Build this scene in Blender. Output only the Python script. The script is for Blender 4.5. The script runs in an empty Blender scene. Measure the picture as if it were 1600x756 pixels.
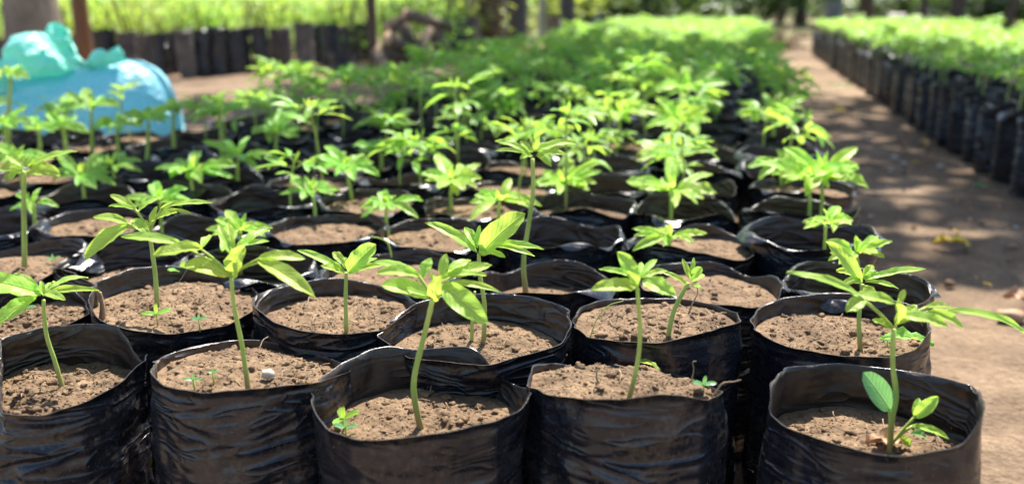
import bpy, math, random
import numpy as np
from mathutils import Vector, noise
R = math.radians
random.seed(7)
sc = bpy.context.scene
col = sc.collection

# ------------------------------------------------------------------ camera, sky, sun, exposure
F, CH = 1350.0, 0.50                       # focal length in photo pixels (1600 wide), lens height in metres
PITCH, YAW = R(15.642), R(14.018)
cam_d = bpy.data.cameras.new('camera'); cam = bpy.data.objects.new('camera', cam_d); col.objects.link(cam)
cam.location = (0, 0, CH); cam.rotation_euler = (R(90) - PITCH, 0, YAW)
cam_d.sensor_width = 36; cam_d.lens = 36 * F / 1600; cam_d.clip_start = 0.02; cam_d.clip_end = 600
cam_d.dof.use_dof = True; cam_d.dof.focus_distance = 0.78; cam_d.dof.aperture_fstop = 3.8
sc.camera = cam
SUN_EL, SUN_AZ = R(58), R(4)               # azimuth from +Y towards +X
world = bpy.data.worlds.new('World'); sc.world = world; world.use_nodes = True
wn = world.node_tree; bg = wn.nodes['Background']
sky = wn.nodes.new('ShaderNodeTexSky'); sky.sky_type = 'NISHITA'; sky.sun_disc = False
sky.sun_elevation = SUN_EL; sky.sun_rotation = SUN_AZ
wn.links.new(sky.outputs[0], bg.inputs[0]); bg.inputs[1].default_value = 0.10
sun_d = bpy.data.lights.new('sun', 'SUN'); sun_d.energy = 4.9; sun_d.angle = R(0.5); sun_d.color = (1, 0.95, 0.86)
sun = bpy.data.objects.new('sun', sun_d); col.objects.link(sun)
SUNV = Vector((math.cos(SUN_EL) * math.sin(SUN_AZ), math.cos(SUN_EL) * math.cos(SUN_AZ), math.sin(SUN_EL)))
sun.rotation_euler = SUNV.to_track_quat('Z', 'Y').to_euler(); sun.location = (0, 4, 12)
sc.view_settings.view_transform = 'Standard'; sc.view_settings.look = 'None'
sc.view_settings.gamma = 1; sc.view_settings.exposure = 1.45
sc.cycles.max_bounces = 6; sc.cycles.transparent_max_bounces = 4

# ------------------------------------------------------------------ helpers
fwd0 = np.array([-math.sin(YAW), math.cos(YAW), 0.0]); rgt = np.array([math.cos(YAW), math.sin(YAW), 0.0])
fwd = fwd0 * math.cos(PITCH) + np.array([0, 0, -math.sin(PITCH)]); upv = np.cross(rgt, fwd)
CAM = np.array([0, 0, CH])
def ray(px, py): return fwd + rgt * ((px - 800) / F) - upv * ((py - 378) / F)
def onz(px, py, z):
    d = ray(px, py); return CAM + d * ((z - CH) / d[2])
def atd(px, py, h):                         # point at horizontal distance h in front of the lens
    d = ray(px, py); return CAM + d * (h / (d @ fwd0))
def proj(p):
    v = np.array(p, float) - CAM; k = v @ fwd
    return (800 + F * (v @ rgt) / k, 378 - F * (v @ upv) / k, k)
def hdist(p): return float((np.array(p, float) - CAM) @ fwd0)
def nz(x, y=0, z=0): return noise.noise(Vector((x, y, z)))
def fbm(x, y, z, o=3):
    return sum(noise.noise(Vector((x * 2**i, y * 2**i, z * 2**i))) / 2**i for i in range(o))

class MB:
    def __init__(s): s.v = []; s.f = []; s.m = []; s.uv = []
    def add(s, v, f, mi=0, uv=None):
        n = len(s.v); s.v += [tuple(map(float, p)) for p in v]
        s.f += [tuple(i + n for i in q) for q in f]; s.m += [mi] * len(f)
        s.uv += list(uv) if uv is not None else [(0, 0)] * len(v)
    def mesh(s, name, mats, smooth=True):
        me = bpy.data.meshes.new(name); me.from_pydata(s.v, [], s.f)
        for m in mats: me.materials.append(m)
        me.polygons.foreach_set('material_index', s.m)
        me.polygons.foreach_set('use_smooth', [smooth] * len(s.f))
        ul = me.uv_layers.new(name='UVMap')
        li = np.zeros(len(me.loops), int); me.loops.foreach_get('vertex_index', li)
        ul.data.foreach_set('uv', np.array(s.uv, dtype=np.float32)[li].ravel())
        me.update(); return me
def link(name, me, parent=None, loc=(0, 0, 0)):
    o = bpy.data.objects.new(name, me); col.objects.link(o); o.location = loc
    if parent: o.parent = parent
    return o
def empty(name, loc, rz=0, s=1):
    o = bpy.data.objects.new(name, None); col.objects.link(o); o.location = loc; o.rotation_euler = (0, 0, rz)
    o.scale = (s, s, s); o.empty_display_size = 0.03; return o
def tag(o, label=None, cat=None, group=None, kind=None):
    if label: o['label'] = label
    if cat: o['category'] = cat
    if group: o['group'] = group
    if kind: o['kind'] = kind
    return o
def dup(root, loc, rz=0, s=1, tilt=(0, 0)):
    r = root.copy(); col.objects.link(r); r.location = loc; r.rotation_euler = (tilt[0], tilt[1], rz); r.scale = (s, s, s)
    for ch in root.children:
        c = ch.copy(); col.objects.link(c); c.parent = r
    return r

# ------------------------------------------------------------------ materials
class NT:
    def __init__(s, name):
        s.m = bpy.data.materials.new(name); s.m.use_nodes = True; s.t = s.m.node_tree
        s.p = s.t.nodes['Principled BSDF']; s.out = s.t.nodes['Material Output']
    def n(s, typ, **kw):
        x = s.t.nodes.new(typ)
        for k, v in kw.items():
            if k in x.inputs: x.inputs[k].default_value = v
            else: setattr(x, k, v)
        return x
    def l(s, a, b): s.t.links.new(a, b)
    def noise(s, scale, detail=4, rough=.55, dist=0, co=None):
        x = s.n('ShaderNodeTexNoise'); x.inputs['Scale'].default_value = scale; x.inputs['Detail'].default_value = detail
        x.inputs['Roughness'].default_value = rough; x.inputs['Distortion'].default_value = dist
        if co is not None: s.l(co, x.inputs['Vector'])
        return x.outputs['Fac']
    def ramp(s, fac, stops):
        x = s.n('ShaderNodeValToRGB'); e = x.color_ramp.elements
        while len(e) < len(stops): e.new(.5)
        for i, (p, c) in enumerate(stops):
            e[i].position = p; e[i].color = (*c, 1) if len(c) == 3 else c
        s.l(fac, x.inputs[0]); return x.outputs[0]
    def mix(s, f, a, b, blend='MIX'):
        x = s.n('ShaderNodeMix', data_type='RGBA', blend_type=blend)
        for sock, val in ((x.inputs[0], f), (x.inputs[6], a), (x.inputs[7], b)):
            if isinstance(val, (int, float)): sock.default_value = val
            elif isinstance(val, tuple): sock.default_value = (*val, 1)
            else: s.l(val, sock)
        return x.outputs[2]
    def math(s, op, a, b=0.0):
        x = s.n('ShaderNodeMath', operation=op)
        for i, val in enumerate((a, b)):
            if isinstance(val, (int, float)): x.inputs[i].default_value = val
            else: s.l(val, x.inputs[i])
        return x.outputs[0]
    def coord(s, which='Object', scale=(1, 1, 1), rot=(0, 0, 0)):
        c = s.n('ShaderNodeTexCoord').outputs[which]
        mp = s.n('ShaderNodeMapping'); mp.inputs['Scale'].default_value = scale; mp.inputs['Rotation'].default_value = rot
        s.l(c, mp.inputs[0]); return mp.outputs[0]
    def rnd(s): return s.n('ShaderNodeObjectInfo').outputs['Random']
    def bump(s, h, strength, dist=.002, nrm=None):
        x = s.n('ShaderNodeBump'); x.inputs['Strength'].default_value = strength; x.inputs['Distance'].default_value = dist
        s.l(h, x.inputs['Height'])
        if nrm is not None: s.l(nrm, x.inputs['Normal'])
        return x.outputs[0]

def seedvec(N, scale):                       # object coordinates shifted by the object's own random number
    c = N.coord('Object', scale)
    a = N.n('ShaderNodeVectorMath', operation='ADD'); N.l(c, a.inputs[0])
    N.l(N.math('MULTIPLY', N.rnd(), 37.0), a.inputs[1]); return a.outputs[0]

def mat_soil(name, dark, light, tint, world_co=False, sc_=1.0):
    N = NT(name); co = N.coord('Object') if world_co else seedvec(N, (1, 1, 1))
    a = N.noise(26 * sc_, 6, .65, .3, co); b = N.noise(240 * sc_, 5, .7, 0, co); c = N.noise(7 * sc_, 3, .5, 0, co)
    base = N.ramp(a, [(.3, dark), (.55, tuple((x + y) / 2 for x, y in zip(dark, light))), (.75, light)])
    fine = N.ramp(b, [(.3, (.45, .42, .4)), (.5, (.95, .95, .95)), (.68, (1.3, 1.28, 1.2))])
    base = N.mix(.75, base, fine, 'MULTIPLY'); base = N.mix(N.math('MULTIPLY', c, .55), base, tint)
    N.l(base, N.p.inputs['Base Color']); N.p.inputs['Roughness'].default_value = .93
    N.p.inputs['Specular IOR Level'].default_value = .2
    vor = N.n('ShaderNodeTexVoronoi'); vor.inputs['Scale'].default_value = 210 * sc_; N.l(co, vor.inputs['Vector'])
    h = N.math('ADD', N.math('MULTIPLY', b, 1.0), N.math('MULTIPLY', vor.outputs['Distance'], -.6))
    N.l(N.bump(h, .9, .0025 / sc_), N.p.inputs['Normal']); return N.m
SOIL = mat_soil('potting_soil', (.085, .053, .032), (.34, .23, .14), (.20, .13, .078))
SOILD = mat_soil('shaded_moist_soil', (.06, .038, .028), (.21, .14, .095), (.13, .085, .058))  # darker soil copy: moisture plus painted-in shade of leaves and rims

def mat_poly(name, base, dustc, lo, hi, rough, transl=0.0):
    N = NT(name); co = seedvec(N, (1, 1, 1)); cs = seedvec(N, (.7, .7, 3.2))
    big = N.noise(16, 5, .7, .5, co); fine = N.noise(190, 4, .75, 0, co); streak = N.noise(34, 4, .6, .8, cs)
    d = N.math('MULTIPLY', N.math('ADD', big, N.math('MULTIPLY', N.math('SUBTRACT', fine, .5), .9)), 1.0)
    m = N.ramp(d, [(lo, (0, 0, 0)), (hi, (1, 1, 1))])
    sp = N.ramp(N.noise(330, 2, .5, 0, co), [(.66, (0, 0, 0)), (.72, (1, 1, 1))])
    scr = N.ramp(N.noise(60, 3, .6, .2, seedvec(N, (1, 1, .12))), [(.62, (0, 0, 0)), (.8, (1, 1, 1))])
    m = N.math('MAXIMUM', N.math('MULTIPLY', m, .8), N.math('MAXIMUM', N.math('MULTIPLY', sp, .45), N.math('MULTIPLY', scr, .3)))
    vary = N.mix(N.ramp(streak, [(.35, (0, 0, 0)), (.7, (1, 1, 1))]), base, tuple(x * 2.1 for x in base))
    N.l(N.mix(m, vary, dustc), N.p.inputs['Base Color'])
    rr = N.math('ADD', N.math('MULTIPLY', m, .5), N.math('ADD', rough - .1, N.math('MULTIPLY', streak, .25)))
    N.l(rr, N.p.inputs['Roughness'])
    N.p.inputs['Specular IOR Level'].default_value = .55
    cw = seedvec(N, (.5, .5, 1.9))
    w1 = N.noise(15, 2, .45, .5, cw); w2 = N.noise(60, 3, .55, .3, co); w3 = N.noise(30, 1, .4, .9, cw)
    r1 = N.math('POWER', N.math('ABSOLUTE', N.math('SUBTRACT', N.math('MULTIPLY', w3, 2.0), 1.0)), .7)
    h = N.math('ADD', N.math('ADD', N.math('MULTIPLY', r1, -.6), w1), N.math('MULTIPLY', w2, .12))
    bp = N.n('ShaderNodeBump'); bp.inputs['Distance'].default_value = .012; N.l(h, bp.inputs['Height'])
    N.l(N.ramp(N.noise(7, 2, .5, 0, co), [(.36, (.2, .2, .2)), (.62, (1, 1, 1))]), bp.inputs['Strength'])
    fb = N.bump(N.noise(420, 3, .6, 0, co), .12, .0008, bp.outputs[0]); N.l(fb, N.p.inputs['Normal'])
    if transl:
        tr = N.n('ShaderNodeBsdfTranslucent'); tr.inputs[0].default_value = (.42, .22, .12, 1)
        mx = N.n('ShaderNodeMixShader'); mx.inputs[0].default_value = transl
        N.l(N.p.outputs[0], mx.inputs[1]); N.l(tr.outputs[0], mx.inputs[2]); N.l(mx.outputs[0], N.out.inputs[0])
    return N.m
POLY = mat_poly('black_polythene', (.007, .0085, .013), (.16, .115, .08), .54, .98, .25)
POLYIN = mat_poly('black_polythene_inside', (.02, .015, .013), (.15, .10, .07), .5, .95, .4, .07)
POLYFAR = mat_poly('old_dusty_polythene', (.02, .022, .03), (.30, .20, .13), .40, .74, .36)

def mat_leaf(name, dark, light, trans, tfac, rough=.42):
    N = NT(name); uv = N.n('ShaderNodeTexCoord').outputs['UV']
    sx = N.n('ShaderNodeSeparateXYZ'); N.l(uv, sx.inputs[0])
    v = N.math('ABSOLUTE', N.math('SUBTRACT', sx.outputs[1], .5))
    rib = N.ramp(v, [(.0, (1, 1, 1)), (.045, (0, 0, 0))])
    ph = N.math('SUBTRACT', N.math('MULTIPLY', sx.outputs[0], 9.0), N.math('MULTIPLY', v, 5.0))
    side = N.ramp(N.math('ABSOLUTE', N.math('SUBTRACT', N.math('FRACT', ph), .5)), [(0, (1, 1, 1)), (.09, (0, 0, 0))])
    vein = N.math('MAXIMUM', rib, N.math('MULTIPLY', side, .45))
    ob = N.coord('Object'); patch = N.noise(90, 4, .6, .2, ob)
    c = N.mix(N.ramp(patch, [(.3, (0, 0, 0)), (.7, (1, 1, 1))]), dark, light)
    hs = N.n('ShaderNodeHueSaturation'); N.l(c, hs.inputs['Color'])
    N.l(N.math('ADD', .488, N.math('MULTIPLY', N.rnd(), .026)), hs.inputs['Hue'])
    N.l(N.math('ADD', .8, N.math('MULTIPLY', N.rnd(), .4)), hs.inputs['Value'])
    c2 = N.mix(N.math('MULTIPLY', vein, .6), hs.outputs[0], tuple(min(1, x * 1.7 + .03) for x in light))
    N.l(c2, N.p.inputs['Base Color']); N.p.inputs['Roughness'].default_value = rough
    N.p.inputs['Specular IOR Level'].default_value = .32
    b = N.bump(N.math('ADD', N.math('MULTIPLY', vein, -.8), N.math('MULTIPLY', patch, .6)), .8, .0015); N.l(b, N.p.inputs['Normal'])
    tr = N.n('ShaderNodeBsdfTranslucent'); N.l(b, tr.inputs['Normal'])
    ht = N.n('ShaderNodeHueSaturation'); ht.inputs['Color'].default_value = (*trans, 1)
    N.l(N.math('ADD', .485, N.math('MULTIPLY', N.rnd(), .03)), ht.inputs['Hue'])
    N.l(N.mix(N.math('MULTIPLY', vein, .55), ht.outputs[0], tuple(x * .5 for x in trans)), tr.inputs[0])
    mx = N.n('ShaderNodeMixShader'); mx.inputs[0].default_value = tfac
    N.l(N.p.outputs[0], mx.inputs[1]); N.l(tr.outputs[0], mx.inputs[2]); N.l(mx.outputs[0], N.out.inputs[0])
    return N.m
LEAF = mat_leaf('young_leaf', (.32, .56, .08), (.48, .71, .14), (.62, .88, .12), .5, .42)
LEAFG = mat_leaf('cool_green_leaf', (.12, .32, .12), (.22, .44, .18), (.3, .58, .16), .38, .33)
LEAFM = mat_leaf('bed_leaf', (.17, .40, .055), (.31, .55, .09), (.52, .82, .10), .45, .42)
LEAFY = mat_leaf('weed_leaf', (.22, .34, .06), (.44, .54, .16), (.58, .72, .10), .45)
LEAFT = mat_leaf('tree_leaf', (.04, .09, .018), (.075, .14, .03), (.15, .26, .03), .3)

def mat_simple(name, stops, scale=30, rough=.7, bump=.4, bd=.003, stretch=(1, 1, 1), spec=.3):
    N = NT(name); co = seedvec(N, stretch); a = N.noise(scale, 5, .65, .4, co); b = N.noise(scale * 6, 4, .6, 0, co)
    N.l(N.ramp(N.math('ADD', N.math('MULTIPLY', a, .75), N.math('MULTIPLY', b, .25)), stops), N.p.inputs['Base Color'])
    N.p.inputs['Roughness'].default_value = rough; N.p.inputs['Specular IOR Level'].default_value = spec
    N.l(N.bump(N.math('ADD', a, N.math('MULTIPLY', b, .4)), bump, bd), N.p.inputs['Normal']); return N.m
STEM = mat_simple('green_stem', [(.35, (.30, .42, .07)), (.65, (.48, .56, .12))], 60, .45, .3, .0008, (1, 1, .3))
BARK = mat_simple('grey_bark', [(.3, (.10, .075, .055)), (.5, (.24, .19, .145)), (.7, (.36, .30, .24))], 9, .9, .9, .02, (1, 1, .3))
BARKD = mat_simple('dark_bark', [(.3, (.045, .032, .024)), (.6, (.13, .09, .065)), (.8, (.22, .16, .12))], 14, .9, .9, .015, (1, 1, .35))
LOGB = mat_simple('weathered_log', [(.3, (.06, .042, .03)), (.55, (.16, .115, .08)), (.8, (.28, .21, .15))], 14, .9, .7, .012, (1, 1, .35))
TAN = mat_simple('tan_bark', [(.3, (.42, .31, .21)), (.7, (.66, .52, .38))], 9, .9, .6, .015, (1, 1, .3))
RUST = mat_simple('reddish_wood', [(.3, (.10, .05, .028)), (.6, (.24, .12, .06)), (.8, (.34, .19, .10))], 14, .75, .6, .01, (1, 1, .2))
WOODCUT = mat_simple('cut_wood', [(.3, (.42, .26, .14)), (.7, (.62, .42, .26))], 20, .8, .4, .004)
def mat_stem():
    N = NT('seedling_stem'); uv = N.n('ShaderNodeTexCoord').outputs['UV']; sx = N.n('ShaderNodeSeparateXYZ'); N.l(uv, sx.inputs[0]); co = seedvec(N, (1, 1, .35))
    a = N.noise(80, 4, .6, .3, co); g = N.ramp(a, [(.35, (.27, .40, .07)), (.65, (.46, .55, .13))])
    t = N.math('ADD', sx.outputs[0], N.math('MULTIPLY', N.math('SUBTRACT', a, .5), .25))
    N.l(N.mix(N.ramp(t, [(.02, (1, 1, 1)), (.26, (0, 0, 0))]), g, (.26, .19, .08)), N.p.inputs['Base Color']); N.p.inputs['Roughness'].default_value = .5
    N.l(N.bump(a, .6, .0012), N.p.inputs['Normal']); return N.m
STEMB = mat_stem()
TWIG = mat_simple('dry_twig', [(.3, (.16, .10, .06)), (.7, (.42, .31, .2))], 90, .85, .5, .001)
PALE = mat_simple('pale_stone', [(.3, (.34, .29, .23)), (.7, (.62, .57, .5))], 60, .8, .5, .002)
YLEAF = mat_simple('yellow_dead_leaf', [(.3, (.42, .24, .02)), (.6, (.70, .50, .04)), (.8, (.52, .52, .08))], 40, .6, .4, .002)
BLEAF = mat_simple('brown_dead_leaf', [(.3, (.22, .11, .06)), (.6, (.46, .29, .18)), (.8, (.62, .46, .33))], 50, .75, .5, .002)
PGREY = mat_simple('grey_post', [(.3, (.16, .165, .17)), (.7, (.34, .34, .34))], 8, .8, .5, .01)

def mat_sack(name, c, tc, tf):
    N = NT(name); co = N.coord('Object'); a = N.noise(5, 4, .6, 1.2, co); w = N.noise(28, 4, .6, .8, co)
    N.l(N.mix(N.math('MULTIPLY', a, .6), c, tuple(min(1, x * 1.3 + .03) for x in c)), N.p.inputs['Base Color'])
    N.p.inputs['Roughness'].default_value = .38
    N.l(N.bump(N.math('ADD', N.math('MULTIPLY', N.math('ABSOLUTE', N.math('SUBTRACT', a, .5)), -2.0), N.math('MULTIPLY', w, .4)), .7, .03), N.p.inputs['Normal'])
    tr = N.n('ShaderNodeBsdfTranslucent'); tr.inputs[0].default_value = (*tc, 1)
    mx = N.n('ShaderNodeMixShader'); mx.inputs[0].default_value = tf
    N.l(N.p.outputs[0], mx.inputs[1]); N.l(tr.outputs[0], mx.inputs[2]); N.l(mx.outputs[0], N.out.inputs[0]); return N.m
SACK = mat_sack('blue_sack_plastic', (.31, .66, .75), (.30, .72, .82), .35)
SACKT = mat_sack('turquoise_sack_plastic', (.34, .78, .69), (.2, .84, .68), .4)

def mat_ground():
    N = NT('bare_earth'); co = N.coord('Object')
    a = N.noise(1.1, 5, .6, .5, co); b = N.noise(9, 6, .68, .4, co); c = N.noise(110, 5, .7, 0, co)
    base = N.ramp(N.math('ADD', N.math('MULTIPLY', a, .5), N.math('MULTIPLY', b, .5)), [(.34, (.10, .068, .045)), (.5, (.205, .142, .092)), (.64, (.35, .25, .16))])
    base = N.mix(.65, base, N.ramp(c, [(.3, (.5, .47, .45)), (.5, (.97, .97, .97)), (.7, (1.25, 1.22, 1.18))]), 'MULTIPLY')
    g = N.ramp(N.noise(.45, 5, .7, .3, co), [(.42, (0, 0, 0)), (.56, (1, 1, 1))])
    sy = N.n('ShaderNodeSeparateXYZ'); N.l(co, sy.inputs[0])
    far = N.n('ShaderNodeMapRange'); far.inputs[1].default_value = 9.5; far.inputs[2].default_value = 14; N.l(sy.outputs[1], far.inputs[0])
    base = N.mix(N.math('MULTIPLY', g, far.outputs[0]), base, (.13, .16, .05))
    N.l(base, N.p.inputs['Base Color']); N.p.inputs['Roughness'].default_value = .95; N.p.inputs['Specular IOR Level'].default_value = .15
    vor = N.n('ShaderNodeTexVoronoi'); vor.inputs['Scale'].default_value = 95; N.l(co, vor.inputs['Vector'])
    h = N.math('ADD', N.math('MULTIPLY', b, 2.5), N.math('ADD', N.math('MULTIPLY', c, .8), N.math('MULTIPLY', vor.outputs['Distance'], -.5)))
    N.l(N.bump(h, 1.0, .006), N.p.inputs['Normal']); return N.m
EARTH = mat_ground()

# ------------------------------------------------------------------ ground
def build_ground():
    mb = MB()
    def axis(lo, hi, fine_lo, fine_hi, n):
        a = list(np.linspace(fine_lo, fine_hi, n)); s = (fine_hi - fine_lo) / n; x = fine_hi
        while x < hi: s *= 1.35; x += s; a.append(min(x, hi))
        s = (fine_hi - fine_lo) / n; x = fine_lo
        while x > lo: s *= 1.35; x -= s; a.insert(0, max(x, lo))
        return a
    xs = axis(-300, 300, .1, .95, 90); ys = axis(-100, 400, .5, 3.2, 200)
    for y in ys:
        for x in xs:
            near = max(0, 1 - max(0, abs(x - .5) - .8) / 3) * max(0, 1 - max(0, y - 4) / 5)
            mb.v.append((x, y, (.010 * fbm(x * 2.2, y * 2.2, 1, 2) + .0045 * fbm(x * 16, y * 16, 3, 3)) * near)); mb.uv.append((0, 0))
    w = len(xs)
    mb.f = [(j * w + i, j * w + i + 1, (j + 1) * w + i + 1, (j + 1) * w + i) for j in range(len(ys) - 1) for i in range(w - 1)]
    mb.m = [0] * len(mb.f)
    tag(link('ground', mb.mesh('ground', [EARTH])), kind='structure')
build_ground()

# ------------------------------------------------------------------ mesh pieces
def ico(sub=1):
    import bmesh
    bm = bmesh.new(); bmesh.ops.create_icosphere(bm, subdivisions=sub, radius=1)
    v = np.array([p.co[:] for p in bm.verts]); f = [tuple(x.index for x in q.verts) for q in bm.faces]; bm.free(); return v, f
ICO1, ICO2, ICO3 = ico(1), ico(2), ico(6)
def lump(mb, c, r, seed, rough=.35, ic=ICO1, mi=0, sq=(1, 1, 1)):
    v, f = ic; rr = np.array([1 + rough * nz(p[0] * 1.6 + seed, p[1] * 1.6, p[2] * 1.6) for p in v])
    mb.add(v * rr[:, None] * r * np.array(sq) + np.array(c), f, mi)
def tube(mb, pts, rad, n=8, mi=0, cap=True):
    P = [np.array(p, float) for p in pts]; m = len(P); vs = []; prev = None; uvs = []
    for i in range(m):
        t = P[min(i + 1, m - 1)] - P[max(i - 1, 0)]; t /= (np.linalg.norm(t) + 1e-9)
        ref = np.array([0, 1, 0]) if abs(t[1]) < .9 else np.array([1, 0, 0])
        if prev is not None: ref = prev
        a = ref - t * (ref @ t); a /= np.linalg.norm(a); b = np.cross(t, a); prev = a
        r = rad[i] if hasattr(rad, '__len__') else rad
        for k in range(n):
            an = 2 * math.pi * k / n; vs.append(P[i] + (a * math.cos(an) + b * math.sin(an)) * r); uvs.append((i / m, k / n))
    fs = [(i * n + k, i * n + (k + 1) % n, (i + 1) * n + (k + 1) % n, (i + 1) * n + k) for i in range(m - 1) for k in range(n)]
    if cap: fs += [tuple(range(n))[::-1], tuple((m - 1) * n + k for k in range(n))]
    mb.add(vs, fs, mi, uvs)
def smooth_path(pts, n=14):
    P = [np.array(p, float) for p in pts]
    if len(P) < 3: return [P[0] + (P[-1] - P[0]) * i / (n - 1) for i in range(n)]
    P = [2 * P[0] - P[1]] + P + [2 * P[-1] - P[-2]]; out = []; seg = len(P) - 3
    for i in range(n):
        u = i / (n - 1) * seg; k = min(int(u), seg - 1); t = u - k; a, b, c, d = P[k:k + 4]
        out.append(.5 * ((2 * b) + (c - a) * t + (2 * a - 5 * b + 4 * c - d) * t * t + (3 * b - a - 3 * c + d) * t**3))
    return out
def blade(mb, p0, p1, w, nrm=(0, 0, 1), arch=.12, fold=.18, nl=9, nw=4, oval=0, seed=0., mi=0, wav=.05):
    p0 = np.array(p0, float); p1 = np.array(p1, float); d = p1 - p0; L = np.linalg.norm(d) + 1e-9; d /= L
    n_ = np.array(nrm, float); n_ -= d * (n_ @ d); n_ /= (np.linalg.norm(n_) + 1e-9); s = np.cross(n_, d)
    vs = []; uvs = []
    for i in range(nl + 1):
        t = i / nl
        a = (t**.62) * (1 - t)**.72 / .43 if not oval else (t**.5) * (1 - t)**.5 / .5
        hw = w * .5 * max(.03 if i == nl else .07, min(1, a))
        c = p0 + d * L * t + n_ * arch * L * (4 * t * (1 - t) * .75 + (t * .25))
        for j in range(nw + 1):
            q = j / nw * 2 - 1
            r_ = nz(t * 6 + seed * 3.1, q * 1.5, seed) * wav * w * (abs(q) + .2) * 3
            vs.append(c + s * q * hw + n_ * (abs(q)**1.3 * hw * fold * 2 + r_)); uvs.append((t, q * .5 * max(.2, min(1, a)) + .5))
    W = nw + 1
    fs = [(i * W + j, (i + 1) * W + j, (i + 1) * W + j + 1, i * W + j + 1) for i in range(nl) for j in range(nw)]
    mb.add(vs, fs, mi, uvs)

# ------------------------------------------------------------------ grow bags
TAU = 2 * math.pi
def ang_interp(pts, n):                       # pts: [(theta, x, y, z)] -> n evenly spaced samples, periodic
    pts = sorted(pts); th = np.array([p[0] for p in pts]); A = np.array([p[1:] for p in pts])
    th = np.concatenate([th - TAU, th, th + TAU]); A = np.concatenate([A, A, A])
    g = np.linspace(-math.pi, math.pi, n, endpoint=False); out = np.stack([np.interp(g, th, A[:, k]) for k in range(A.shape[1])], 1)
    for _ in range(2): out = .5 * out + .25 * (np.roll(out, 1, 0) + np.roll(out, -1, 0))
    return out
def bag_meshes(rim, soil_z, seed, n=96, nh=22, rs=34, clods=90, lip=0.25, R0=.078, wr=.0028, base_z=0., soilmat=None, poly=None, creases=(0.0, math.pi), name='grow_bag', soil_tilt=(0, 0), over=.0):
    """rim: n samples (x, y, z) of the top edge round the bag's own axis; returns bag mesh and soil mesh."""
    g = np.linspace(-math.pi, math.pi, n, endpoint=False); mb = MB(); zt = rim[:, 2]
    rr = np.hypot(rim[:, 0], rim[:, 1]); ta = np.arctan2(rim[:, 1], rim[:, 0])
    def wall(t, k, inner):
        z = base_z + (zt[k] - base_z) * t; th = ta[k]
        body = R0 * (.93 + .07 * min(1, t * 5)) * (1 + .035 * nz(2 * math.cos(th) + seed, 2 * math.sin(th), z * 6))
        u = min(1, max(0, (z - soil_z + .03) / max(.012, zt[k] - soil_z + .03))); u = u * u * (3 - 2 * u)
        r = body * (1 - u) + rr[k] * u
        # horizontal slack folds and diagonal creases of the sleeve
        wv = nz(math.cos(th) * 1.6 + seed * 2, math.sin(th) * 1.6, z * 38 + seed) ; wv2 = abs(nz(math.cos(th) * 2.4 + z * 14, math.sin(th) * 2.4 + seed, z * 20))
        env = min(1, t * 6) * (1 if not inner else 1)
        wv3 = nz(math.cos(th) * 2.2 + z * 9 + seed, math.sin(th) * 2.2, z * 24 - seed)
        amp = .45 + 1.1 * max(0, nz(math.cos(th) * 1.1 + seed * 4, math.sin(th) * 1.1, z * 5) + .25)
        r += amp * wr * (wv * .9 - wv2 * 1.5 - 1.3 * max(0, .12 - abs(wv3)) * 8 * .5) * env * (1 - .65 * u)
        r += .0022 * nz(math.cos(th) * 5.5 + seed, math.sin(th) * 5.5, z * 7 + seed) * env * (1 - .5 * u)
        for cz in creases:
            dd = (g[k] - cz + math.pi) % TAU - math.pi; r += .0035 * math.exp(-(dd / .055)**2) * min(1, t * 4)
        if inner: r -= .0007
        return (r * math.cos(th), r * math.sin(th), z)
    for j in range(nh + 1):
        for k in range(n): mb.v.append(wall(j / nh, k, False))
    top = nh * n
    for j in range(nh): mb.f += [(j * n + k, j * n + (k + 1) % n, (j + 1) * n + (k + 1) % n, (j + 1) * n + k) for k in range(n)]
    mb.m = [0] * len(mb.f)
    # turned-out lip where the sleeve is folded over
    L = [max(0., nz(math.cos(a) * 1.7 + seed * 5, math.sin(a) * 1.7, 9) * 2.2 - (1 - lip * 2)) for a in g] if lip > 0 else [0] * n
    b = len(mb.v)
    for q, (ro, zo) in enumerate([(.0004, .0002), (.010, -.0015), (.017, -.012)]):
        for k in range(n):
            f = L[k] if q else 1; x, y, z = mb.v[top + k]; r = math.hypot(x, y); e = r + ro * (f if q else 1) + (.0003 if q else 0)
            zz = z + (zo * f if q else .0001) ; mb.v.append((x / r * e, y / r * e, zz))
    for q in range(3):
        lo = top if q == 0 else b + (q - 1) * n
        for k in range(n):
            if q and L[k] <= 0.01 and L[(k + 1) % n] <= 0.01: continue
            mb.f.append((lo + k, lo + (k + 1) % n, b + q * n + (k + 1) % n, b + q * n + k)); mb.m.append(0)
    # inside wall from the edge down into the soil
    ni = 9; s0 = len(mb.v)
    for j in range(ni + 1):
        for k in range(n):
            tt = (min(soil_z, zt[k]) - .018 - base_z) / (zt[k] - base_z); mb.v.append(wall(1 - (1 - tt) * j / ni, k, True))
    mb.f += [(top + k, s0 + k, s0 + (k + 1) % n, top + (k + 1) % n) for k in range(n)]; mb.m += [1] * n
    for j in range(ni): mb.f += [(s0 + j * n + k, s0 + (j + 1) * n + k, s0 + (j + 1) * n + (k + 1) % n, s0 + j * n + (k + 1) % n) for k in range(n)]; mb.m += [1] * n
    mb.f.append(tuple(range(n))[::-1]); mb.m.append(0)
    mb.uv = [(0, 0)] * len(mb.v)
    bag = mb.mesh(name, [poly or POLY, POLYIN])
    sb = MB(); rimz = np.zeros(n)
    for k in range(n): rimz[int((math.atan2(rim[k][1], rim[k][0]) + math.pi) / TAU * n) % n] = zt[k]
    for k in range(n):
        if rimz[k] == 0: rimz[k] = rimz[k - 1] or zt.min()
    rimz = np.minimum(rimz, np.minimum(np.roll(rimz, 1), np.roll(rimz, -1)))
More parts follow.
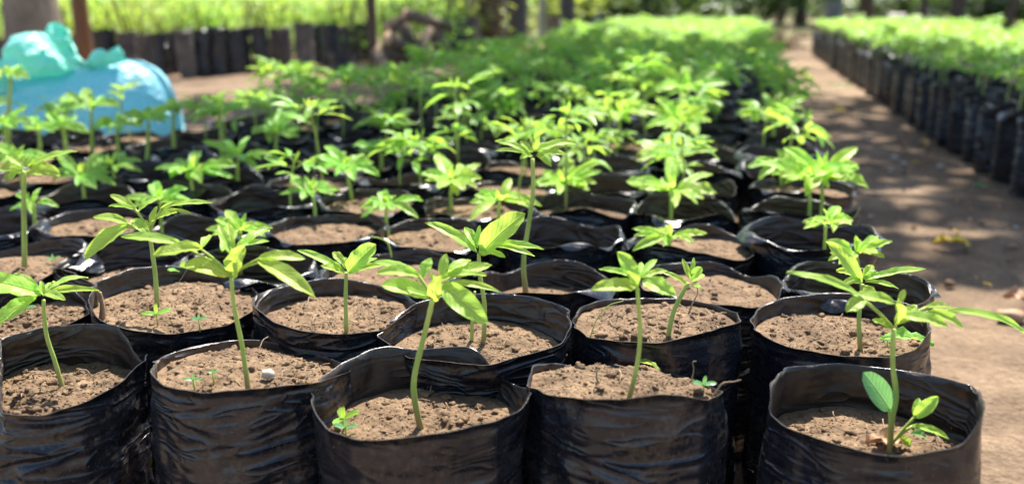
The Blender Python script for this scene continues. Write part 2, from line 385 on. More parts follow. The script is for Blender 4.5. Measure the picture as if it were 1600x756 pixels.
    def soilh(x, y):
        r = math.hypot(x, y) / .075
        rk = rimz[int((math.atan2(y, x) + math.pi) / TAU * n) % n]; lowz = min(0, rk - .003 - soil_z); w_ = min(1, r * 1.05)**2
        return soil_z + lowz * w_ + soil_tilt[0] * x + soil_tilt[1] * y + (.004 * nz(x * 30 + seed, y * 30) + .0046 * fbm(x * 62, y * 62 + seed, seed, 5)) * (1 - .6 * r**3) - .003 * r**4
    edge = []
    for k in range(n):
        tt = min(.985, (soil_z - base_z) / (zt[k] - base_z)); x, y, z = wall(tt, k, True); edge.append((x * .999, y * .999))
    sb.v.append((0, 0, soilh(0, 0)))
    for j in range(1, rs + 1):
        for k in range(n):
            x = edge[k][0] * j / rs; y = edge[k][1] * j / rs; sb.v.append((x, y, soilh(x, y)))
    sb.f = [(0, 1 + k, 1 + (k + 1) % n) for k in range(n)]
    for j in range(rs - 1): sb.f += [(1 + j * n + k, 1 + (j + 1) * n + k, 1 + (j + 1) * n + (k + 1) % n, 1 + j * n + (k + 1) % n) for k in range(n)]
    sb.m = [0] * len(sb.f); sb.uv = [(0, 0)] * len(sb.v)
    rg = random.Random(int(seed * 100) + 5)
    for _ in range(clods):
        a = rg.uniform(0, TAU); q = math.sqrt(rg.random()) * .9; k = int((a + math.pi) / TAU * n) % n
        x, y = edge[k][0] * q, edge[k][1] * q; r = .0004 + .0036 * rg.random()**16 + .0007 * rg.random()
        lump(sb, (x, y, soilh(x, y) + r * .1), r, rg.uniform(0, 99), 1.0, ICO1 if r < .0025 else ICO2, 0, (1, rg.uniform(.7, 1.2), .75))
    for _ in range(clods // 38):                 # straw and root scraps worked into the soil
        a = rg.uniform(0, TAU); q = math.sqrt(rg.random()) * .8; k = int((a + math.pi) / TAU * n) % n; x, y = edge[k][0] * q, edge[k][1] * q; L = rg.uniform(.006, .02); b_ = rg.uniform(0, TAU)
        P0 = np.array([x, y, soilh(x, y)]); P1 = np.array([x + math.cos(b_) * L, y + math.sin(b_) * L, 0]); P1[2] = P0[2] + rg.uniform(0, .005)
        tube(sb, smooth_path([P0, (P0 + P1) / 2 + np.array([rg.uniform(-.002, .002), rg.uniform(-.002, .002), .002]), P1], 6), rg.uniform(.00025, .0006), 5, 1)
    return bag, sb.mesh('soil', [soilmat or SOIL, TWIG])

def hero_rim(c, Rr, pts, n=128):
    """pts: (px, py, side) traced along the rim; side +1 far edge, -1 near edge. The edge is put on an upright sleeve of radius Rr."""
    out = []
    for px, py, side in pts:
        d = ray(px, py); dx, dy = d[0], d[1]; ox, oy = -c[0], -c[1]
        A = dx * dx + dy * dy; B = 2 * (ox * dx + oy * dy); Cc = ox * ox + oy * oy - Rr * Rr; D = B * B - 4 * A * Cc
        t = -B / (2 * A) if D < 0 else (-B + side * math.sqrt(D)) / (2 * A)
        p = CAM + d * t; x, y = p[0] - c[0], p[1] - c[1]; out.append((math.atan2(y, x), x, y, p[2]))
    return ang_interp(out, n)
HERO = {
 'b1': dict(c=(75, 585), pts=[(0, 528, 1), (70, 510, 1), (140, 505, 1), (185, 508, 1), (220, 520, 1), (238, 545, -1), (225, 573, -1), (190, 598, -1), (135, 628, -1), (65, 650, -1), (0, 648, -1)], base=(98, 598),
            lab='dusty black grow bag cut off by the left edge of the front row', fill='level'),
 'b2': dict(c=(393, 580), pts=[(233, 582, -1), (250, 558, 1), (300, 540, 1), (365, 531, 1), (400, 530, 1), (450, 538, 1), (500, 553, 1), (535, 566, 1), (548, 580, -1), (497, 598, -1), (450, 603, -1), (390, 608, -1), (320, 615, -1), (250, 603, -1)], base=(388, 603),
            lab='black grow bag in the front row with a white pebble on its soil'),
 'b3': dict(c=(660, 615), pts=[(485, 630, -1), (500, 590, 1), (535, 566, 1), (583, 544, 1), (607, 540, 1), (654, 546, 1), (707, 541, 1), (735, 541, 1), (754, 553, 1), (773, 582, 1), (800, 598, 1), (834, 612, -1), (813, 643, -1), (773, 658, -1), (698, 675, -1), (633, 684, -1), (563, 690, -1), (510, 672, -1)], base=(660, 665),
            lab='middle black grow bag of the front row with its back rim standing high and notched'),
 'b4': dict(c=(980, 604), pts=[(822, 590, -1), (833, 569, 1), (873, 567, 1), (903, 573, 1), (918, 583, 1), (948, 579, 1), (1003, 578, 1), (1048, 581, 1), (1085, 595, 1), (1133, 612, -1), (1107, 626, -1), (1066, 618, -1), (1033, 616, -1), (978, 624, -1), (913, 624, -1), (853, 618, -1), (828, 604, -1)], base=(980, 618),
            lab='brimful black grow bag in the front row with root threads on its right'),
 'b5': dict(c=(1366, 636), pts=[(1202, 600, -1), (1226, 573, 1), (1306, 567, 1), (1366, 573, 1), (1446, 585, 1), (1496, 595, 1), (1531, 610, 1), (1539, 635, -1), (1518, 690, -1), (1496, 701, -1), (1416, 713, -1), (1366, 710, -1), (1306, 694, -1), (1226, 668, -1), (1208, 650, -1)], base=(1392, 704),
            lab='squarish black grow bag ending the front row beside the path'),
 'r2a': dict(c=(45, 482), pts=[(-60, 460, 1), (0, 443, 1), (60, 440, 1), (110, 450, 1), (133, 470, 1), (140, 490, -1), (100, 510, -1), (40, 528, -1), (-20, 530, -1)], base=(75, 470),
            lab='black grow bag at the left edge just behind the leftmost front bag'),
 'r2b': dict(c=(268, 472), pts=[(136, 470, -1), (150, 440, 1), (206, 419, 1), (265, 415, 1), (332, 424, 1), (382, 437, 1), (404, 457, 1), (402, 482, -1), (355, 509, -1), (265, 523, -1), (200, 515, -1), (150, 500, -1)], base=(245, 475),
            lab='torn black grow bag holding a wooden stub and a two-leaf sprout'),
 'r2c': dict(c=(525, 482), pts=[(392, 476, -1), (400, 460, 1), (435, 449, 1), (500, 435, 1), (535, 434, 1), (583, 444, 1), (630, 458, 1), (655, 478, -1), (597, 517, -1), (533, 523, -1), (475, 518, -1), (425, 503, -1)], base=(541, 515),
            lab='black grow bag directly left of and behind the high-rimmed middle front bag'),
 'r2d': dict(c=(745, 515), pts=[(592, 527, -1), (608, 503, 1), (648, 475, 1), (698, 460, 1), (768, 458, 1), (833, 463, 1), (883, 480, 1), (897, 505, -1), (878, 538, -1), (833, 552, -1), (793, 563, -1), (760, 572, -1), (640, 560, -1)], base=(745, 537),
            lab='black grow bag holding two stems, directly behind the high-rimmed middle front bag'),
 'r2e': dict(c=(1028, 503), pts=[(893, 503, -1), (903, 482, 1), (937, 469, 1), (993, 465, 1), (1067, 467, 1), (1122, 477, 1), (1152, 490, 1), (1158, 502, -1), (1137, 510, -1), (1085, 524, -1), (1030, 537, -1), (974, 534, -1), (918, 528, -1)], base=(1042, 525),
            lab='glossy black grow bag with a leaning curled seedling and a withered stalk'),
 'r2f': dict(c=(1315, 510), pts=[(1170, 500, -1), (1186, 480, 1), (1226, 465, 1), (1291, 458, 1), (1326, 458, 1), (1416, 473, 1), (1450, 492, 1), (1456, 518, -1), (1436, 546, -1), (1391, 559, -1), (1316, 557, -1), (1231, 543, -1), (1191, 524, -1)], base=(1346, 540),
            lab='black grow bag beside the path with a fallen green leaf on its soil'),
}
DEPTH = {'b1': .014, 'b2': .013, 'b3': .034, 'b4': .011, 'b5': .045, 'r2a': .012, 'r2b': .006, 'r2c': .018, 'r2d': .02, 'r2e': .012, 'r2f': .02}
bag_pos = []                                   # (x, y, soil z) of every bag
soil_of = {}
def place_bag(name_bag, me, sme, loc, rz, label, group, s=1):
    o = link('grow_bag', me, None, loc); o.rotation_euler = (0, 0, rz); o.scale = (s, s, s)
    tag(o, label, 'grow bag', group); so = link('soil', sme, o); return o
GB = 'black grow bags set out in the long seedling bed'
for i, (k, h) in enumerate(HERO.items()):
    c3 = onz(*h['c'], .2); c = (c3[0], c3[1]); hw = max(p[0] for p in h['pts']) - min(p[0] for p in h['pts'])
    Rr = hw / 2 / F * proj(c3)[2] * .985
    Rr = min(.088, max(.068, Rr)); rim = hero_rim(c, Rr, h['pts'], 128)
    front = np.mean([r[2] for r in rim if r[1] * fwd0[1] + r[0] * fwd0[0] < -.03])
    sz = front - DEPTH[k]; soil_of[k] = sz
    sl = h['pts']
    me, sme = bag_meshes(rim, sz, 1.7 + i * 2.31, 128, 30, 60, 900, lip=0, R0=min(Rr * 1.035, .0815), creases=(R(14) + .2, R(14) - math.pi + .12), wr=.0046)
    for v in me.vertices: pass
    place_bag(k, me, sme, (c[0], c[1], 0), 0, h['lab'], GB); bag_pos.append((c[0], c[1], sz, k))

def gen_rim(seed, n=64, dz=.008, Rr=.079, top=.2, sq=.04):
    g = np.linspace(-math.pi, math.pi, n, endpoint=False); out = []
    for a in g:
        r = Rr * (1 + .07 * nz(math.cos(a) * 1.2 + seed * 3, math.sin(a) * 1.2, seed) + sq * math.cos(2 * a + .3) - .03 * math.cos(4 * a))
        out.append((r * math.cos(a), r * math.sin(a), top + dz * nz(math.cos(a) * 1.1 - seed, math.sin(a) * 1.1, 5 + seed) + .12 * dz * nz(math.cos(a) * 3, math.sin(a) * 3, seed)))
    return np.array(out)
VAR = []
for i in range(9):
    rim = gen_rim(3.3 + i * 1.9, 72, .014 + .006 * (i % 3))
    VAR.append(bag_meshes(rim, .2 - (.013 + .009 * (i % 4)), 20 + i * 3.7, 72, 16, 30, 240, lip=.36 if i % 3 else .5, R0=.077, wr=.0022, soilmat=SOILD if i % 2 else SOIL))
VSZ = [.2 - (.013 + .009 * (i % 4)) for i in range(9)]

rg = random.Random(11)
COLS = [.12, -.045, -.208, -.37, -.533, -.695, -.855, -1.012]
cells = []                                     # (x, y, bed, row, col)
row3 = [(-.834, .831), (-.69, .850), (-.54, .865), (-.375, .91), (-.19, .918), (-.01, .955), (.152, .985)]
for i, p in enumerate(row3): cells.append((p[0], p[1], 'left', 2, 6 - i))
for r in range(3, 53):
    for ci, x in enumerate(COLS + ([-1.175] if r < 13 else []) + ([-1.335] if r < 12 else []) + ([-1.5] if r < 12 else []) + ([-1.66] if r < 11 else []) ):
        y = 1.155 + .163 * (r - 3) + .155 * (x - .12)
        cells.append((x + rg.uniform(-.012, .012), y + rg.uniform(-.014, .014), 'left', r, ci))
for r in range(0, 45):
    for ci in range(7):
        x = .812 + ci * .168; y = 1.05 + .18 * r
        cells.append((x + rg.uniform(-.010, .010), y + rg.uniform(-.012, .012), 'right', r, ci))
def visible(c, z=.25, m=50):
    px, py, k = proj((c[0], c[1], z)); return k > 0 and -m < px < 1600 + m
def by_sack(c):                                # the sack lies from (-2.1, 2.0) to (-1.5, 2.15)
    t = max(0, min(1, ((c[0] + 2.1) * .6 + (c[1] - 2.0) * .15) / .3825)); return math.hypot(c[0] + 2.1 - .6 * t, c[1] - 2.0 - .15 * t) < .30
cells = [c for c in cells if not by_sack(c) and visible(c, .2, 130 if c[2] == 'right' and c[4] == 0 else 50)]
def rank(c):
    d = math.hypot(c[0], c[1]); return d * (.45 if (c[2] == 'right' and c[4] == 0) else 1) + (1.2 if c[2] == 'right' and c[4] > 0 else 0)
cells.sort(key=rank)
ORD = ['first', 'second', 'third', 'fourth', 'fifth', 'sixth', 'seventh', 'eighth', 'ninth', 'tenth', 'eleventh', 'twelfth']
def bag_label(c):
    x, y, bed, r, ci = c[:5]
    if bed == 'left':
        if r < 12:
            return ('black grow bag, %s row from the front, ' % ORD[r]) + ('beside the path' if ci == 0 else '%s from the path' % ORD[ci]), GB
        return ('soft-focus black grow bag under dense seedlings, %s lengthwise line from the path' % ORD[ci], GB + ', %s line beyond the twelfth row' % ORD[ci])
    if ci == 0 and r < 12: return ('black grow bag across the path, %s from the right edge of the photo' % ORD[min(11, r)], 'black grow bags of the bed across the path')
    return ('blurred black grow bag across the path, %s line in from its edge' % ORD[ci], 'black grow bags of the bed across the path, far rows')
N_IND = 285
first_right = min((c[3] for c in cells if c[2] == 'right' and c[4] == 0), default=0)
allinfo = []
for i, c in enumerate(cells):
    vi = rg.randrange(9); rz = rg.choice((0, math.pi)) + rg.uniform(-.4, .4); s = rg.uniform(.96, 1.03)
    allinfo.append((c, vi, rz, s))
    if i < N_IND:
        cc = c if c[2] == 'left' else (c[0], c[1], c[2], c[3] - first_right, c[4])
        lab, gr = bag_label(cc); place_bag('', VAR[vi][0], VAR[vi][1], (c[0], c[1], 0), rz, lab, gr, s)
# the bags beyond the three hundred largest: one mesh
def low_bag():
    mb = MB(); n = 16
    for z, r in ((0, .07), (.1, .078), (.2, .079), (.2, .077), (.18, .075)):
        for k in range(n): mb.v.append((r * math.cos(TAU * k / n), r * math.sin(TAU * k / n), z)); mb.uv.append((0, 0))
    for j in range(4): mb.f += [(j * n + k, j * n + (k + 1) % n, (j + 1) * n + (k + 1) % n, (j + 1) * n + k) for k in range(n)]; mb.m += [0] * n
    mb.f.append(tuple(4 * n + k for k in range(n))); mb.m.append(1); return mb
LB = low_bag(); mb = MB()
for c, vi, rz, s in allinfo[N_IND:]:
    v = np.array(LB.v) * np.array([s, s, s * (1 + .05 * math.sin(c[0] * 40 + c[1] * 31))]) + np.array([c[0], c[1], 0]); n = len(mb.v)
    mb.v += [tuple(p) for p in v]; mb.f += [tuple(i + n for i in f) for f in LB.f]; mb.m += LB.m; mb.uv += LB.uv
if mb.v: tag(link('distant_grow_bags', mb.mesh('distant_grow_bags', [POLY, SOILD])), 'distant black grow bags too small to tell apart at the ends of both beds', 'grow bags', kind='stuff')

# ------------------------------------------------------------------ seedlings placed one by one
GS = 'young green seedlings growing in the long bed'
def seedling(base, stem, leaves, label, petioles=(), rad=2.6, mat=None, z=.17, extra=(), tilt=.65, stems2=()):
    """base/stem in photo pixels at the base's distance; leaves: (bx, by, tx, ty, width px, tip distance offset in cm)"""
    B = onz(*base, z); h0 = hdist(B); root = empty('seedling', tuple(B)); tag(root, label, 'seedling', GS)
    m = mat or LEAF; u = h0 / F
    def P(px, py, dh=0): return atd(px, py, h0 + dh) - B
    pts = [P(*base)] + [P(x, y) for x, y in stem]; pts[0] = pts[0] + np.array([0, 0, -.008])
    sp = smooth_path(pts, 22); mb = MB(); rad = rad * 1.35; r = rad * u
    tube(mb, sp, [r * (1.12 - .35 * i / 21 + .3 * math.exp(-i * .9) + (.12 if i in (13, 19) else 0)) * (1 + .09 * nz(i * .8, base[0])) for i in range(22)], 10)
    link('stem', mb.mesh('stem', [STEMB]), root)
    for s2 in stems2:
        mb = MB(); q = smooth_path([P(x, y) for x, y in s2], 16); tube(mb, q, [r * (1 - .03 * i) for i in range(16)], 8); link('stem', mb.mesh('stem', [STEM]), root)
    for i, lf in enumerate(leaves):
        bx, by, tx, ty, w, dh = lf[:6]; opt = lf[6] if len(lf) > 6 else {}
        rr = random.Random(bx * 7 + ty * 3 + i)
        p1 = P(tx, ty, dh / 100); p0 = P(bx, by, opt.get('db', 0) / 100)
        back = -fwd0 * (tilt if 'tilt' not in opt else opt['tilt']) + np.array([0, 0, 1]) + rgt * rr.uniform(-.25, .25)
        L = np.linalg.norm(p1 - p0); mb = MB()
        blade(mb, p0, p1, w * u * 1.2, back, opt.get('arch', rr.uniform(.06, .16)), opt.get('fold', rr.uniform(.1, .3)), 14, 6, opt.get('oval', 0), rr.uniform(0, 50), 0, opt.get('wav', .06))
        if 'from' in opt:
            fx, fy = opt['from']; tube(mb, smooth_path([P(fx, fy), P((fx + bx) / 2, (fy + by) / 2 - 1), p0 + (p1 - p0) * .04], 7), r * .5, 6, 1)
        link('leaf', mb.mesh('leaf', [opt.get('mat', m), STEM]), root)
    return root
O = dict(oval=1, wav=.015)
seedling((98, 600), [(86, 565), (73, 525), (69, 490), (68, 468)],
  [(64, 460, -35, 440, 34, -1), (58, 462, -8, 512, 30, -2), (62, 455, 18, 432, 20, 2), (72, 458, 156, 455, 13, 1), (72, 455, 138, 436, 12, 3), (70, 458, 104, 470, 14, -2), (68, 462, 88, 442, 14, 3), (69, 460, 66, 440, 9, 1)],
  'seedling with big drooping leaves in the leftmost front bag', z=soil_of['b1'])
seedling((388, 606), [(379, 545), (366, 480), (361, 432)],
  [(357, 432, 288, 416, 27, -.5, dict(oval=1, wav=.015)), (285, 382, 190, 372, 17, 0, dict([('from', (361, 428))], db=0)), (316, 388, 240, 400, 24, -1.5, dict([('from', (361, 430))])),
   (316, 386, 333, 369, 14, 2), (362, 434, 384, 384, 31, -.5, dict(tilt=0.9)), (364, 400, 342, 352, 14, 2, dict(tilt=1.2)), (366, 396, 357, 348, 12, 3, dict(tilt=1.2)), (368, 398, 422, 362, 18, 3),
   (372, 385, 420, 378, 10, 2), (402, 404, 477, 406, 20, 1, dict([('from', (363, 428))])), (402, 407, 493, 467, 27, -2, dict([('from', (363, 430))])), (360, 420, 368, 404, 12, 1)],
  'tall seedling with wide-spread leaves growing beside the white pebble', z=soil_of['b2'], rad=3)
seedling((660, 668), [(648, 625), (648, 585), (665, 515), (676, 468)],
  [(672, 464, 596, 446, 28, -.5, O), (656, 432, 588, 428, 21, -.5, dict([('from', (676, 468))])), (654, 428, 583, 410, 15, 2, dict([('from', (676, 468))])), (660, 434, 674, 404, 18, 1, dict(tilt=.9)),
   (677, 470, 690, 428, 23, -1, dict(tilt=1.1)), (690, 432, 697, 396, 15, 1, dict(tilt=1.5)), (700, 424, 736, 407, 16, 2), (688, 438, 768, 416, 22, 2), (690, 442, 782, 458, 11, 0), (690, 444, 762, 506, 36, -2.5, dict(tilt=1.3)),
   (694, 432, 760, 432, 14, 1), (680, 440, 672, 426, 8, 0)],
  'curved-stem seedling in the high-rimmed middle front bag, one large leaf hanging right', z=soil_of['b3'], rad=3.8)
seedling((755, 536), [(757, 480), (750, 430), (748, 396)],
  [(746, 394, 664, 349, 17, 1.5), (744, 386, 700, 357, 10, 3), (750, 398, 822, 334, 34, -.5, dict(tilt=0.9, oval=1)), (756, 388, 850, 392, 15, 0), (760, 384, 836, 402, 11, -2), (746, 388, 726, 356, 14, 2), (748, 384, 768, 366, 14, 2), (746, 382, 750, 352, 8, 1), (748, 390, 790, 402, 12, -1)],
  'seedling with one upright paddle leaf, in the bag holding two stems', z=soil_of['r2d'], rad=2.7, stems2=[[(737, 543), (738, 500), (742, 455)]])
seedling((980, 622), [(995, 572), (1000, 520), (996, 452)],
  [(996, 448, 923, 454, 25, -1), (994, 434, 936, 421, 12, 1), (996, 440, 964, 394, 25, 1, dict(tilt=.9)), (998, 450, 976, 424, 17, -1.5, dict(tilt=1.3)), (998, 436, 1026, 406, 11, 2), (1004, 438, 1056, 462, 26, -1.5, dict(tilt=1.2)), (1000, 434, 1042, 424, 11, 1), (998, 436, 1002, 410, 10, 2)],
  'straight seedling with five short leaves in the brimful front bag', z=soil_of['b4'], rad=3)
seedling((1042, 530), [(1050, 495), (1064, 462), (1076, 442)],
  [(1076, 446, 1030, 424, 10, 1), (1078, 446, 1096, 452, 10, -1), (1078, 436, 1066, 404, 9, 1), (1080, 432, 1084, 402, 7, 1), (1082, 434, 1097, 418, 14, 0, O), (1080, 440, 1098, 428, 16, 1, O)],
  'small leaning seedling with a curled yellow-green tip, two bags from the path', z=soil_of['r2e'], rad=3)
seedling((1391, 708), [(1393, 660), (1400, 618), (1395, 570), (1396, 514)],
  [(1346, 462, 1228, 427, 16, 1, dict([('from', (1396, 512))])), (1398, 474, 1330, 460, 22, 1.5), (1350, 468, 1322, 488, 22, -1, dict([('from', (1396, 512))])), (1394, 514, 1362, 500, 14, 0), (1398, 508, 1398, 470, 24, -1.5, dict(tilt=1.1)),
   (1398, 506, 1432, 478, 20, 1), (1400, 492, 1482, 512, 22, -1.5), (1404, 474, 1413, 452, 10, .5, dict(tilt=1.5)), (1446, 480, 1484, 481, 12, 1.5, dict([('from', (1400, 506))])), (1450, 486, 1504, 514, 18, -.5, dict([('from', (1400, 506))])), (1476, 484, 1600, 527, 15, .5, dict([('from', (1400, 506))])),
   (1391, 640, 1348, 581, 34, 0, dict([('from', (1391, 696))], oval=1, tilt=2.2, mat=LEAFG, wav=.01)), (1428, 652, 1466, 619, 21, 0, dict([('from', (1394, 692))], tilt=0.9)), (1428, 650, 1436, 622, 13, 1, dict(tilt=0.9)), (1424, 664, 1482, 686, 13, -.5, dict([('from', (1394, 692))])), (1406, 682, 1422, 698, 16, -.5), (1424, 676, 1446, 684, 15, .5, dict(mat=LEAFG))],
  'rightmost front seedling, with a low side shoot and a dark oval leaf', z=soil_of['b5'], rad=3.6)
seedling((1346, 543), [(1342, 500), (1346, 462), (1348, 444)],
  [(1345, 442, 1288, 378, 24, 1, dict(tilt=1.3)), (1352, 438, 1446, 422, 13, 1), (1352, 440, 1404, 452, 9, -1), (1344, 436, 1306, 424, 15, 1), (1350, 446, 1366, 472, 18, -1, dict(tilt=1.5)), (1348, 436, 1362, 414, 14, 1), (1344, 434, 1330, 412, 12, 2), (1346, 440, 1314, 446, 14, -1), (1350, 436, 1376, 430, 14, 0)],
  'seedling beside the path rising behind the rightmost front seedling', z=soil_of['r2f'], rad=2.7)
seedling((245, 479), [(243, 435), (238, 395), (234, 368)],
  [(202, 350, 146, 341, 15, 1, dict([('from', (233, 366))])), (200, 352, 133, 407, 25, -1.5, dict([('from', (233, 366))], tilt=1.2)), (213, 328, 172, 305, 13, 1, dict([('from', (234, 362))])), (211, 327, 170, 323, 8, 0), (206, 343, 234, 367, 16, -1), (251, 326, 334, 319, 12, 0, dict([('from', (234, 362))])),
   (251, 328, 302, 335, 8, -1), (236, 346, 277, 333, 13, 1), (216, 330, 252, 310, 12, 2), (236, 352, 246, 322, 10, 1), (234, 358, 216, 345, 12, 0)],
  'seedling with jagged spreading leaves above the two-leaf sprout and wooden stub', z=soil_of['r2b'], rad=2.8)
seedling((541, 518), [(540, 470), (541, 426)],
  [(544, 426, 588, 382, 27, .5, dict(tilt=1.5, oval=1)), (538, 424, 464, 392, 14, 1), (538, 412, 520, 394, 13, 1), (544, 428, 602, 416, 12, 0), (538, 426, 500, 416, 16, -1), (540, 420, 540, 402, 10, 1), (544, 424, 590, 404, 10, 2)],
  'short seedling with a rounded upright leaf, left of the curved-stem seedling', z=soil_of['r2c'], rad=2.6)
seedling((822, 452), [(818, 410), (826, 350), (833, 300), (832, 248)],
  [(828, 240, 773, 222, 11, 1), (828, 242, 772, 237, 9, -.5), (838, 234, 842, 211, 6, 0), (834, 234, 832, 214, 6, .5), (836, 236, 902, 226, 14, 1.5), (838, 242, 886, 243, 10, -.5), (838, 242, 862, 262, 9, -1), (832, 238, 812, 222, 9, 1), (836, 236, 872, 222, 12, 2), (832, 244, 812, 250, 10, -1)],
  'tallest thin seedling near the middle, its leaves carried on a long curved stem', z=.178, rad=2.9)
seedling((37, 432), [(38, 380), (37, 320), (38, 268)],
  [(42, 270, 95, 276, 22, -.5, dict(oval=1)), (42, 262, 122, 238, 14, 1), (40, 260, 86, 250, 14, 2), (36, 264, -6, 268, 18, 0), (36, 260, 10, 244, 12, 1), (38, 262, 50, 240, 10, 1), (36, 266, 14, 282, 16, -1)],
  'tall thin seedling with pale round leaf close to the left edge', z=.175, rad=3)
MID = [  # base px, junction px, leaf reach px, count, what sets it apart
 ((784, 388), (780, 316), 62, 6, 'seedling with a rounded right leaf, left of the tallest thin one'),
 ((706, 334), (706, 284), 62, 6, 'wide flat seedling three plants left of the tallest thin one'),
 ((608, 374), (604, 320), 54, 7, 'upright bushy seedling above the short round-leaved one'),
 ((492, 352), (487, 300), 52, 5, 'seedling with an oval hanging leaf behind the short round-leaved one'),
 ((552, 322), (540, 262), 60, 6, 'slanting seedling with one pointed leaf hanging towards the camera'),
 ((596, 268), (595, 236), 46, 6, 'flat-topped seedling above and behind the slanting one'),
 ((880, 322), (878, 288), 58, 8, 'leafy seedling low behind the tallest thin one'),
 ((1048, 346), (1048, 300), 70, 9, 'bushy bright seedling, lowest but one in the stack left of the path'),
 ((1045, 412), (1045, 372), 56, 6, 'small bright seedling in front of the bushy stack, in a deep bag'),
 ((1050, 296), (1050, 244), 62, 8, 'second bright seedling up in the stack left of the path'),
 ((1062, 250), (1060, 190), 64, 8, 'third bright seedling up in the stack left of the path'),
 ((1072, 220), (1070, 140), 68, 9, 'topmost bright seedling of the stack left of the path'),
 ((1264, 358), (1264, 282), 78, 9, 'large bright flat-crowned seedling leaning out over the path'),
 ((1283, 352), (1284, 272), 74, 8, 'second large bright seedling overlapping the one over the path'),
 ((1221, 300), (1221, 260), 56, 7, 'seedling behind the large flat-crowned pair at the bed edge'),
 ((1284, 425), (1290, 352), 54, 6, 'small star-shaped seedling at the bed edge above the second row'),
 ((1350, 455), (1338, 396), 58, 7, 'bright narrow-leaved seedling just above the path-side bag'),
 ((1208, 222), (1206, 176), 50, 8, 'bright seedling standing alone at the path edge, halfway up the photo'),
 ((968, 240), (968, 180), 58, 8, 'bright seedling with a thick pale stem left of the bushy stack'),
 ((922, 232), (922, 180), 46, 6, 'small bright seedling left of the thick pale stem'),
 ((305, 314), (300, 268), 62, 8, 'star-leaved green seedling in front of the blue sack\'s right end'),
 ((133, 320), (130, 276), 54, 6, 'green seedling below the middle of the blue sack'),
 ((177, 302), (176, 262), 54, 6, 'seedling with thin yellow leaves below the blue sack'),
 ((372, 296), (372, 246), 50, 6, 'green seedling with a folded front leaf right of the blue sack'),
 ((430, 262), (432, 210), 52, 7, 'green seedling with one yellowed leaf right of the blue sack'),
 ((55, 372), (53, 318), 40, 5, 'low seedling with cool green leaves beside the tall one at the left edge'),
 ((252, 375), (250, 316), 60, 6, 'cool green seedling hidden behind the jagged-leaved one'),
 ((375, 420), (376, 362), 62, 6, 'blue-green seedling hidden behind the wide-spread front one'),
 ((142, 250), (142, 168), 48, 6, 'tall dark seedling silhouetted against the left part of the blue sack'),
 ((228, 262), (232, 190), 46, 6, 'tall dark seedling silhouetted against the middle of the blue sack'),
 ((345, 262), (343, 178), 50, 7, 'seedling beside the right end of the blue sack'),
 ((14, 240), (18, 118), 34, 6, 'bright lime plant in front of the turquoise sack at the left edge'),
 ((62, 268), (62, 205), 40, 6, 'dark little seedling before the lower left of the blue sack'),
 ((102, 262), (98, 200), 40, 7, 'dull green seedling left of the two tall dark ones before the sack'),
 ((186, 250), (184, 196), 40, 6, 'low seedling between the two dark ones before the blue sack'),
 ((272, 246), (270, 172), 40, 7, 'thin seedling crossing the lower right corner of the blue sack'),
 ((8, 300), (8, 196), 46, 7, 'tall leafy seedling cut by the left edge below the turquoise flap'),
 ((42, 330), (28, 250), 52, 6, 'bushy green seedling low at the left edge'),
]
taken = [(b[0], b[1]) for b in bag_pos]; semi = []
LS = dict(zip(['a'], [1]))
for i, (b, t, reach, cnt, lab) in enumerate(MID):
    rr = random.Random(i * 13 + 5); lv = []; tx, ty = t; far = hdist(onz(*b, .175))
    for q in range(cnt):
        a = TAU * q / cnt + rr.uniform(-.3, .3) + i; ln = reach * rr.uniform(.7, 1.2)
        dx = math.cos(a) * ln; dd = math.sin(a) * ln / F * far      # metres away from the lens
        hz = far * F / 1.0
        drop = -math.sin(a) * ln * .30 + (rr.uniform(-.38, .34) * ln)
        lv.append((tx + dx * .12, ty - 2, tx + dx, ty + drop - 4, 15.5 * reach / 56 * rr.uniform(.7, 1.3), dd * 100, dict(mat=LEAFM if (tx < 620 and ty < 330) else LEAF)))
        if rr.random() < .75:
            a2 = a + rr.choice((-.5, .5)); dx2 = math.cos(a2) * ln * .85
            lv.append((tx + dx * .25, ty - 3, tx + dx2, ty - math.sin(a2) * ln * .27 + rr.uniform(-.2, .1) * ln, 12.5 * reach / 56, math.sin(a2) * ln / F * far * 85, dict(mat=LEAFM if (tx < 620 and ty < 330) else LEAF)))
    for q in range(2):
        lv.append((tx, ty - 2, tx + rr.uniform(-12, 12), ty - reach * rr.uniform(.3, .5), 7, rr.uniform(-1, 1), dict(mat=LEAF)))
    mx, my = (b[0] + t[0]) / 2 + rr.uniform(-3, 3), (b[1] + t[1]) / 2
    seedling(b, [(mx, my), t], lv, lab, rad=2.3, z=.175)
    p = onz(*b, .175); semi.append((p[0], p[1]))

